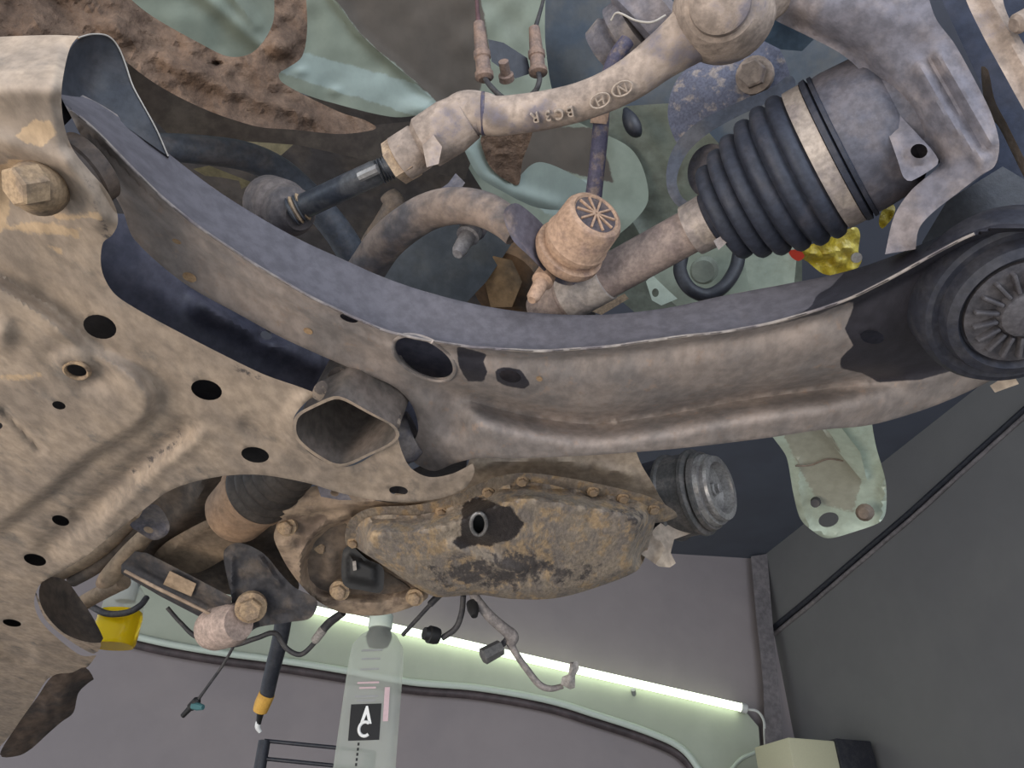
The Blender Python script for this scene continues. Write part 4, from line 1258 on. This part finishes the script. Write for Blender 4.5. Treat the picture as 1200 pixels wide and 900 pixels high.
# gearbox housing
gbx = thing('gearbox', 'brown dusty gearbox bell housing with a black sensor in its recess', 'gearbox')
gx_out = [(324, 616), (332, 598), (345, 583), (367, 570), (395, 572), (430, 584), (470, 590), (520, 584), (560, 570), (560, 600), (480, 615), (440, 630), (450, 650), (478, 676), (502, 696), (488, 709), (447, 721), (401, 718), (372, 704), (353, 686), (338, 666), (328, 648), (321, 630)]
rec = [(358, 680), (356, 655), (365, 632), (385, 615), (408, 608), (416, 640), (450, 665), (490, 690), (450, 700), (400, 700), (372, 695)]
sheet('bell_housing', gx_out, relief(lin((330, 620, 0.90), (500, 590, 0.93), (430, 720, 1.02)), step_in(rec, 7, -0.025), groove([(352, 682), (354, 655), (364, 632), (384, 614), (408, 604)], 6, 0.012), groove([(326, 640), (345, 640), (354, 650)], 5, 0.006),
      groove([(330, 600), (420, 590), (540, 580)], 7, 0.012), groove([(338, 640), (350, 670), (380, 700), (440, 712)], 8, 0.008), vnoise(20, 0.006)), M_gear, gbx, step=3.5, thick=0.05)
sheet('recess_lining', [(360, 678), (360, 655), (368, 635), (386, 619), (405, 612), (412, 640), (446, 666), (480, 690), (450, 696), (400, 696), (374, 692)], relief(lin((330, 620, 0.917), (500, 590, 0.947), (430, 720, 1.037)), groove([(388, 650), (386, 675)], 8, 0.01)), M_geard, gbx, step=6, thick=0.01)
sheet('sensor', [(402, 645), (412, 640), (430, 655), (448, 664), (450, 680), (446, 694), (425, 692), (402, 684)], relief(const(0.955), step_in([(408, 650), (440, 665), (440, 685), (408, 678)], 3, 0.006)), M_lblack, gbx, step=4, thick=0.02)
sheet('sensor_lug', C((413, 658), (417, 657), (418, 668), (414, 669)), const(0.943), M_conn, gbx, step=4, thick=0.006)
for (u, v, r, d) in ((336, 617, 9, 0.895), (376, 640, 7, 0.955), (398, 692, 9, 0.965), (486, 700, 8, 1.0)):
    bolt(u, v, d, r, M_mudbolt, gbx, axis=(-0.1, -0.7, -0.7), h=0.9)
sheet('bolt_tab', C((372, 570), (376, 567), (405, 575), (412, 586), (398, 586), (376, 582)), const(0.86), M_castd, gbx, holes=[ell(392, 578, 5, 3.5, 15)], step=5, thick=0.006)

# inner drive joint
ij = thing('inner_joint', 'rusty inner drive joint cup with black ribbed boot under the subframe', 'drive joint')
lathe('cup', (272, 606, 0.925), (306, 572, 0.89), [(0, 20), (0.04, 34), (0.12, 37), (0.75, 40), (0.8, 43), (0.95, 43), (1, 38)], mat('rusty_cup', (168, 136, 108), (144, 118, 96), 20, rough=0.7), ij, seg=40)
pr = []
for i in range(6):
    t = i * 0.16
    pr += [(t, 40 - i * 2.2), (t + 0.04, 43.5 - i * 2.4), (t + 0.10, 43.5 - i * 2.5)]
lathe('boot', (304, 574, 0.892), (352, 540, 0.84), pr + [(1, 28)], mat('inner_boot_rubber', (62, 56, 52), (76, 68, 62), 40, rough=0.6), ij, seg=40, angle=60)

# hidden-side plates, roll mount
th1 = sheet('transfer_plate', [(180, 652), (200, 632), (258, 604), (272, 622), (290, 640), (268, 652), (240, 668), (225, 672), (190, 668)], relief(lin((180, 650, 1.0), (290, 640, 0.98), (240, 668, 1.02)), groove([(186, 655), (250, 612)], 4, 0.008)), M_tan, step=6, thick=0.03)
tag(th1, 'tan dusty plate above the torque rod', 'plate')
th2 = sheet('gearbox_side_case', [(150, 650), (165, 600), (220, 560), (300, 545), (330, 570), (345, 600), (330, 640), (350, 690), (300, 700), (240, 690), (180, 665)], relief(lin((160, 640, 1.03), (330, 600, 1.0), (240, 690, 1.08)), groove([(180, 640), (230, 590), (240, 560)], 12, 0.02), vnoise(20, 0.012)), M_geard, step=7, thick=0.04)
tag(th2, 'dark brown gearbox side case in the shadow under the subframe', 'gearbox case')
rm = thing('torque_rod', 'black torque rod mount with a pinkish bush and tan sticker', 'engine mount')
rod_d = lin((150, 650, 0.95), (270, 710, 0.95), (150, 690, 0.98))
sheet('rod_beam', C((158, 646), (172, 648), (225, 675), (272, 700), (268, 722), (240, 726), (190, 700), (142, 672), (142, 662)), relief(rod_d, groove([(146, 668), (190, 692), (246, 720)], 5, 0.010), groove([(165, 655), (215, 682), (262, 706)], 9, 0.006)), M_brk, rm, step=3, thick=0.04)
tube('beam_highlight', [(146, 669, 0.935, 2), (190, 692, 0.94, 2.2), (246, 719, 0.945, 2)], M_gear, rm, seg=8)  # pale tube added as the highlight line along the beam's lower edge
sheet('sticker', C((199, 669), (230, 684), (224, 699), (191, 685)), lambda u, v: rod_d(u, v) - 0.013, M_tan, rm, step=5, thick=0.004)
sheet('mount_bracket', [(262, 648), (279, 636), (308, 648), (329, 672), (345, 688), (371, 703), (364, 724), (340, 729), (303, 735), (287, 743), (274, 736), (271, 700)],
      relief(lin((270, 650, 0.95), (360, 710, 0.95), (280, 740, 0.97)), groove([(271, 655), (272, 735), (290, 742)], 5, 0.010), groove([(305, 655), (328, 685)], 4, 0.008), vnoise(10, 0.006)), M_brk, rm, step=3, thick=0.04)
lathe('bush', (246, 738, 0.97), (280, 730, 0.94), [(0, 12), (0.02, 22), (0.2, 25), (0.8, 25), (1, 20)], M_bush, rm, seg=30)
bolt(294, 712, 0.935, 13.5, M_mudbolt, rm, axis=(0.25, -0.75, -0.6), h=1.0, name='mount_bolt')

gt = sheet('grey_tab', [(152, 615), (163, 606), (172, 592), (186, 593), (198, 612), (196, 626), (180, 633), (160, 622)], relief(lin((152, 615, 0.84), (198, 612, 0.84), (180, 633, 0.86)), groove([(155, 617), (180, 630), (197, 622)], 4, 0.006)), M_castd, holes=[ell(174, 621, 6, 3.5, 20)], step=5, thick=0.012)
tag(gt, 'grey bracket tab with a bolt hole at the subframe edge', 'bracket')
for i, (pts, lab) in enumerate((([(160, 600, 0.98, 9), (135, 628, 0.99, 10), (105, 652, 1.0, 10), (62, 675, 1.02, 10)], 'tan exhaust pipe nearest the subframe edge'),
                                ([(168, 612, 0.99, 8), (145, 640, 1.0, 9), (112, 664, 1.01, 9), (85, 680, 1.02, 8)], 'rusty pipe between two tan pipes by the subframe'),
                                ([(176, 622, 0.97, 9), (152, 648, 0.98, 11), (128, 676, 0.99, 11), (118, 684, 1.0, 6)], 'tan pipe end beside the torque rod'))):
    o = tube('pipe', pts, [M_tan, M_geard, M_tan][i], seg=16)
    tag(o, lab, 'pipe', 'pipes at the subframe edge')
o = tube('lower_pipe', [(95, 708, 1.15, 9), (118, 695, 1.13, 9), (145, 682, 1.1, 9)], M_tan, seg=14)
tag(o, 'short tan pipe running behind the lower subframe pocket', 'pipe')

# ------------------------------------------------------------------ air-con compressor
ac = thing('compressor', 'air conditioning compressor with bare metal clutch pulley', 'compressor')
ca, cb_ = (772, 592, 1.10), (842, 568, 0.98)
lathe('casing', (725, 600, 1.11), (800, 580, 1.05), [(0, 20), (0.1, 46), (0.9, 48), (1, 30)], M_dark2, ac, seg=40)
lathe('pulley', (784, 584, 1.045), (832, 574, 1.01), [(0, 30), (0.02, 46), (0.1, 51), (0.16, 51), (0.2, 48), (0.66, 48), (0.70, 51), (0.78, 51), (0.82, 47), (0.84, 43), (0.88, 47), (0.97, 46), (1, 38)], M_pulley, ac, seg=52)
lathe('clutch_plate', (828, 575, 1.013), (846, 571, 1.0), [(0, 41), (0.2, 43), (0.5, 42), (0.52, 37), (0.8, 39), (0.98, 38), (1.0, 31), (0.35, 29), (0.3, 6)], M_alu, ac, seg=48)
bolt(838, 573, 1.004, 6, M_alu, ac, axis=tuple((P(846, 571, 1.0) - P(828, 575, 1.013)).normalized()), h=1.2, name='hub_bolt')
cbk = thing('compressor_bracket', 'pale alloy bracket foot between oil pan and pulley', 'bracket')
sheet('bracket_arm', C((752, 640), (768, 618), (786, 604), (810, 625), (790, 632), (786, 648), (792, 660), (785, 665), (772, 664), (752, 650)), relief(lin((752, 640, 0.98), (810, 625, 1.0), (785, 665, 0.98)), groove([(766, 626), (780, 640), (770, 660)], 6, 0.01)), M_block, cbk, step=5, thick=0.04)

# mint bumper bracket, lower right
mb = thing('bumper_bracket', 'mint green folded bracket with a hole hanging below the control arm', 'bracket')
mdf = relief(lin((930, 520, 0.95), (1030, 520, 0.92), (970, 620, 1.02)), groove([(962, 500), (1012, 560)], 4, 0.010), groove([(935, 540), (938, 590), (950, 620), (975, 629), (1010, 620), (1030, 612)], 4, 0.006), groove([(1036, 510), (1036, 580), (1032, 612)], 4, 0.008), vnoise(30, 0.003))
sheet('bracket_face', [(900, 505, 1), (880, 470, 1), (1018, 470, 1), (1026, 520), (1038, 565), (1038, 600), (1031, 612), (1005, 622), (970, 631), (952, 622), (938, 608), (930, 580), (924, 545), (920, 532)], mdf, M_brmint, mb, holes=[ell(971, 609, 12, 8.5, -15)], step=5, thick=0.006,
      attrs={'stain': region([[(900, 470), (960, 480), (985, 525), (1010, 560), (1000, 600), (960, 590), (935, 545)]], 10)})
sheet('rib', C((958, 500), (985, 500), (1008, 530), (1016, 563), (1010, 563)), relief(lin((958, 500, 0.925), (1012, 560, 0.94), (985, 500, 0.90))), M_brmint, mb, step=5, thick=0.006, attrs={'stain': lambda u, v: u * 0})
sheet('rail_stub', C((872, 352), (985, 352), (1012, 480), (890, 480)), lin((872, 352, 0.98), (985, 352, 0.97), (900, 480, 0.925)), M_brmint, mb, step=14, thick=0.05, attrs={'stain': lambda u, v: u * 0})
lathe('clip_rivet', (1014, 600, 0.95), (1012, 602, 0.94), [(0, 10), (0.5, 10), (1, 6)], M_geard, mb, seg=14)
lathe('stud', (956, 588, 0.985), (955, 590, 0.975), [(0, 6), (1, 5)], M_dark, mb, seg=12)
tube('wire_clip', [(932, 546, 0.96, 1.2), (950, 545, 0.957, 1.2), (970, 538, 0.95, 1.2), (988, 540, 0.945, 1.2)], M_geard, mb, seg=6)

# ------------------------------------------------------------------ wiring
wh = thing('wiring_loom', 'pale taped wiring loom with two connectors hanging below the oil pan', 'wiring')
tube('trunk', [(552, 690, 1.02, 5), (560, 705, 1.02, 6), (575, 723, 1.02, 6.5), (592, 738, 1.02, 7), (600, 746, 1.02, 8), (598, 755, 1.02, 6)], M_wire, wh, seg=12)
tube('branch', [(597, 752, 1.02, 5), (606, 768, 1.02, 4), (618, 785, 1.02, 4), (632, 802, 1.02, 4), (645, 807, 1.02, 3.5), (660, 804, 1.02, 3)], M_wire, wh, seg=10)
tube('short_branch', [(596, 748, 1.02, 4), (588, 756, 1.02, 3.5), (582, 762, 1.015, 3)], M_wired, wh, seg=8)
lathe('grey_connector', (588, 758, 1.015), (565, 770, 1.0), [(0, 5), (0.05, 9), (0.5, 9.5), (0.95, 10), (1, 6)], mat('connector_dark_grey', (92, 90, 88), (108, 104, 100), 60, rough=0.5), wh, seg=6, angle=25)
cw = thing_c = None
sheet('white_connector', C((668, 776), (677, 775), (679, 783), (674, 792), (674, 806), (668, 808), (657, 802), (659, 793), (666, 790)), relief(const(1.01), groove([(671, 780), (667, 800)], 4, 0.008)), M_conn, wh, step=4, thick=0.02)
lathe('clip', (553, 705, 1.02), (556, 722, 1.0), [(0, 3), (0.1, 7), (0.6, 7), (1, 4)], M_lblack, wh, seg=10)
kc = thing('knock_sensor_lead', 'dark lead ending in a round black sensor below the pan', 'sensor lead')
tube('lead', [(543, 698, 1.03, 3.5), (541, 718, 1.03, 3.5), (534, 736, 1.03, 3.5), (518, 748, 1.03, 3.5)], M_wired, kc, seg=10)
lathe('sensor_head', (515, 746, 1.03), (497, 742, 1.02), [(0, 5), (0.1, 9), (0.3, 10), (0.7, 10), (0.75, 8), (1, 7)], M_lblack, kc, seg=18)
kd = thing('thin_dark_lead', 'straight thin dark lead left of the round sensor', 'lead')
tube('lead', [(512, 700, 1.04, 2.5), (492, 722, 1.05, 2.5), (472, 744, 1.06, 2.5)], M_wired, kd, seg=8)
tube('sheath', [(516, 696, 1.035, 4), (504, 708, 1.04, 4)], M_wired, kd, seg=8)
o2 = thing('oxygen_sensor_lead', 'black looping lead with a grey joint below the torque rod', 'lead')
tube('lead', [(196, 712, 1.08, 2.5), (212, 730, 1.08, 2.5), (232, 747, 1.08, 3), (270, 756, 1.08, 3), (300, 748, 1.08, 3), (322, 742, 1.08, 3), (336, 760, 1.08, 3), (352, 767, 1.08, 3), (366, 756, 1.08, 3), (372, 746, 1.08, 3)], M_wired, o2, seg=10)
lathe('joint', (368, 752, 1.08), (380, 736, 1.07), [(0, 3), (0.1, 5), (0.9, 5.5), (1, 4)], M_conn, o2, seg=12)
tube('sheath', [(379, 737, 1.07, 5), (388, 728, 1.07, 5), (402, 718, 1.06, 4.5)], M_wired, o2, seg=10)
hg = thing('hanging_lead', 'thin lead with a teal clip dangling towards the lower left', 'lead')
tube('lead', [(279, 748, 1.15, 1.8), (262, 778, 1.15, 1.8), (245, 802, 1.15, 1.8), (232, 820, 1.15, 2)], M_wired, hg, seg=8)
lathe('plug', (233, 819, 1.15), (214, 839, 1.15), [(0, 3), (0.1, 5), (0.5, 5), (0.55, 3.5), (1, 3)], M_lblack, hg, seg=12)
lathe('teal_clip', (226, 827, 1.147), (238, 829, 1.14), [(0, 4), (0.5, 4.5), (1, 3)], M_teal, hg, seg=10)

# black strap / prop with a yellow band
pr_ = thing('prop_rod', 'black rod with a yellow taped end hanging in front of the mint panel', 'rod')
tube('rod', [(334, 715, 1.5, 10), (328, 750, 1.5, 9.5), (318, 790, 1.5, 9), (312, 818, 1.5, 8.5)], M_black, pr_, seg=14)
tube('yellow_band', [(313, 813, 1.5, 9.5), (308, 824, 1.5, 9.5), (305, 833, 1.5, 8.5)], M_orange, pr_, seg=14)
tube('tip', [(306, 831, 1.5, 5), (304, 842, 1.5, 3.5), (303, 848, 1.5, 3)], M_lblack, pr_, seg=10)
tube('hook', [(303, 845, 1.5, 3), (302, 852, 1.5, 3.2), (305, 858, 1.5, 2)], M_lwhite, pr_, seg=8)

# ------------------------------------------------------------------ bottles and rack
D_B = 1.3
kb = D_B / FPX
bt = thing('clear_oil_bottle', 'tall clear empty bottle with a black square label and dark cap', 'bottle')
bup = Vector((0.0, 0.0, 1.0))
btop = P(447, 722, D_B)
bx_ = Vector((1, 0, 0))
by_ = Vector((0, 1, 0))


def ringpts(c, a, b, e=3.2, n=32):
    r = []
    for i in range(n):
        t = 2 * math.pi * i / n
        cx, sx = math.cos(t), math.sin(t)
        r.append(c + bx_ * a * math.copysign(abs(cx) ** (2 / e), cx) + by_ * b * math.copysign(abs(sx) ** (2 / e), sx))
    return r


def loft(name, rings, m, parent, angle=50):
    n = len(rings[0])
    vs = [q for r in rings for q in r]
    fs = []
    for i in range(len(rings) - 1):
        for j in range(n):
            fs.append((i * n + j, i * n + (j + 1) % n, (i + 1) * n + (j + 1) % n, (i + 1) * n + j))
    fs.append(tuple(range(n - 1, -1, -1)))
    fs.append(tuple(range((len(rings) - 1) * n, len(rings) * n)))
    return mk(name, vs, fs, m, parent, angle, fix=True)


HB = 0.40
bx0 = -0.0
lean = Vector((-0.008, 0, 0))
cz = lambda z: btop + Vector((0, 0, -z)) + lean * (z / HB) * 0.6
rings = [ringpts(cz(0.016), 0.018, 0.018, 2), ringpts(cz(0.026), 0.019, 0.019, 2), ringpts(cz(0.034), 0.030, 0.022, 2.4), ringpts(cz(0.052), 0.041, 0.027, 4), ringpts(cz(0.08), 0.043, 0.028, 5),
         ringpts(cz(0.22), 0.045, 0.029, 5), ringpts(cz(HB - 0.01), 0.048, 0.030, 5), ringpts(cz(HB), 0.045, 0.027, 5)]
bb_ = loft('bottle_body', rings, M_clear, bt)
loft('liquid_residue', [ringpts(cz(0.30), 0.046, 0.026, 4), ringpts(cz(HB - 0.006), 0.047, 0.027, 4)], clear('pale_residue', (226, 232, 206), 0.1, 1.15, 0.8), bt)
loft('cap', [ringpts(cz(-0.004), 0.017, 0.017, 2), ringpts(cz(0.0), 0.020, 0.020, 2), ringpts(cz(0.02), 0.020, 0.020, 2), ringpts(cz(0.022), 0.018, 0.018, 2)], M_mould, bt)
loft('dark_neck', [ringpts(cz(0.022), 0.017, 0.017, 2), ringpts(cz(0.035), 0.022, 0.020, 2), ringpts(cz(0.05), 0.017, 0.016, 2)], mat('dark_neck', (92, 88, 84), (60, 58, 56), 60, rough=0.3), bt)


def on_bottle(z, x=0.0, off=0.0006):
    p = cz(z) + Vector((x, -0.0295 - off, 0))
    return basis(p, (1, 0.0, 0.03), (0, -1, 0))


def pxz(v):
    # height below the top of a label position
    z0, z1 = 0.0, HB
    for _ in range(30):
        m_ = (z0 + z1) / 2
        q = cz(m_) + Vector((0, -0.03, 0)) - Vector((0, 0, CZ))
        dpt = q.y * CP + q.z * SP
        vv = CV - FPX * ((-q.y * SP + q.z * CP) / dpt)
        if vv < v:
            z0 = m_
        else:
            z1 = m_
    return z0


zl = pxz(846)
box('label_square', on_bottle(zl, -0.002), (0.047, 0.052, 0.0008), M_lblack, bt)
t_ = on_bottle(zl - 0.009, -0.001, 0.0014)
tri = [t_ @ Vector(q) for q in ((-0.009, -0.012, 0), (-0.0045, -0.012, 0), (0.0, 0.002, 0), (0.0045, -0.012, 0), (0.009, -0.012, 0), (0.0015, 0.014, 0), (-0.0015, 0.014, 0))]
mk('label_letter', tri + [q + Vector((0, 0.0008, 0)) for q in tri], [(0, 1, 2, 6), (2, 3, 4, 5), (2, 5, 6), (7, 13, 9, 8), (9, 12, 11, 10), (9, 13, 12)], M_lwhite, bt, flat=True, fix=False)
t2 = on_bottle(zl + 0.010, -0.001, 0.0012)
arc = [t2 @ Vector((0.009 * math.cos(a), 0.010 * math.sin(a), 0)) for a in [math.radians(50 + i * 13) for i in range(21)]]
sweep('label_letter', arc, [0.0024] * 21, M_lwhite, bt, seg=6)
for v, wd_, m in ((762, 0.034, M_print), (772, 0.03, M_print), (784, 0.03, M_print), (800, 0.034, M_pink), (806, 0.026, M_pink), (816, 0.036, M_print), (821, 0.03, M_print)):
    box('print_line', on_bottle(pxz(v), -0.004), (wd_, 0.0028, 0.0006), m, bt)
for i in range(6):
    box('print_mark', on_bottle(pxz(872 + i * 6), -0.008), (0.003, 0.004, 0.0006), M_lblack, bt)
box('side_print', on_bottle(pxz(825), 0.028), (0.008, 0.05, 0.0006), M_pink, bt)

# rack that carries the bottle
rk = thing('black_rack', 'black tubular rack with two rails near the bottom edge', 'rack')
ra = P(310, 868, 1.62)
rz = cz(HB).z
def rtube(name, pts, r, m=M_black):
    return sweep(name, pts, [r] * len(pts), m, rk, seg=10)
rx0 = ra.x
rx1 = rx0 + 0.225
ry = ra.y
bas = cz(HB)
yb = bas.y - 0.10
for z in (ra.z, P(310, 891, 1.62).z):
    rtube('rail', [Vector((rx0, ry, z + 0.0)), Vector((rx1, ry, z - 0.02))], 0.004)
for (x, y, zt) in ((rx0, ry, ra.z), (rx1, ry, ra.z - 0.02), (rx0, yb, rz - 0.01), (rx1, yb, rz - 0.01)):
    rtube('leg', [Vector((x, y, zt)), Vector((x - 0.0, y, 0.0))], 0.013)
box('shelf', Matrix.Translation(Vector(((rx0 + rx1) / 2, (ry + yb) / 2, rz - 0.0075))), (rx1 - rx0, ry - yb, 0.015), M_dark2, rk, 0.002)

yb_ = thing('golden_oil_bottle', 'small bottle of bright yellow oil hanging beyond the subframe corner', 'bottle')
c0 = P(143, 717, 1.45)
kz = 1.45 / FPX
def yr(z, a, e=2.6):
    return [c0 + Vector((0, 0, -z)) + q for q in [Vector((a * math.copysign(abs(math.cos(t)) ** (2 / e), math.cos(t)), a * 0.8 * math.copysign(abs(math.sin(t)) ** (2 / e), math.sin(t)), 0)) for t in [2 * math.pi * i / 28 for i in range(28)]]]
loft('bottle_body', [yr(0.0, 0.036), yr(0.01, 0.039), yr(0.058, 0.039), yr(0.064, 0.036)], M_oil, yb_)
loft('upper_body', [yr(-0.075, 0.018, 2), yr(-0.05, 0.020, 2), yr(-0.03, 0.036), yr(0.0, 0.0365)], M_clear, yb_)
loft('neck_label', [yr(-0.07, 0.0185, 2), yr(-0.02, 0.0185, 2)], M_print, yb_)
tube('bail_handle', [(106, 710, 1.42, 3.5), (125, 719, 1.40, 3.8), (148, 718, 1.40, 3.8), (164, 710, 1.41, 3.8), (172, 700, 1.43, 3.5)], M_wired, yb_, seg=10)

# ------------------------------------------------------------------ finish: origins and parenting
for o in list(COL.objects):
    if o.type == 'MESH':
        co = np.empty(len(o.data.vertices) * 3)
        o.data.vertices.foreach_get('co', co)
        co = co.reshape(-1, 3)
        o['_lo'] = [float(q) for q in co.min(0)]
        o['_hi'] = [float(q) for q in co.max(0)]
WORLD = {}
for o in list(COL.objects):
    if o.type == 'MESH':
        lo_, hi_ = Vector(o['_lo']), Vector(o['_hi'])
        c = (lo_ + hi_) / 2
        c.z = lo_.z
        o.data.transform(Matrix.Translation(-c))
        WORLD[o] = c
for r in ROOTS:
    ms = [o for o in PARENT if PARENT[o] == r]
    lo_ = Vector([min(o['_lo'][i] for o in ms) for i in range(3)])
    hi_ = Vector([max(o['_hi'][i] for o in ms) for i in range(3)])
    WORLD[r] = Vector(((lo_.x + hi_.x) / 2, (lo_.y + hi_.y) / 2, lo_.z))
for o, wpos in WORLD.items():
    p = PARENT.get(o)
    if p is not None:
        o.parent = p
        o.location = wpos - WORLD[p]
    else:
        o.location = wpos
for o in list(COL.objects):
    for kx in ('_lo', '_hi'):
        if kx in o:
            del o[kx]
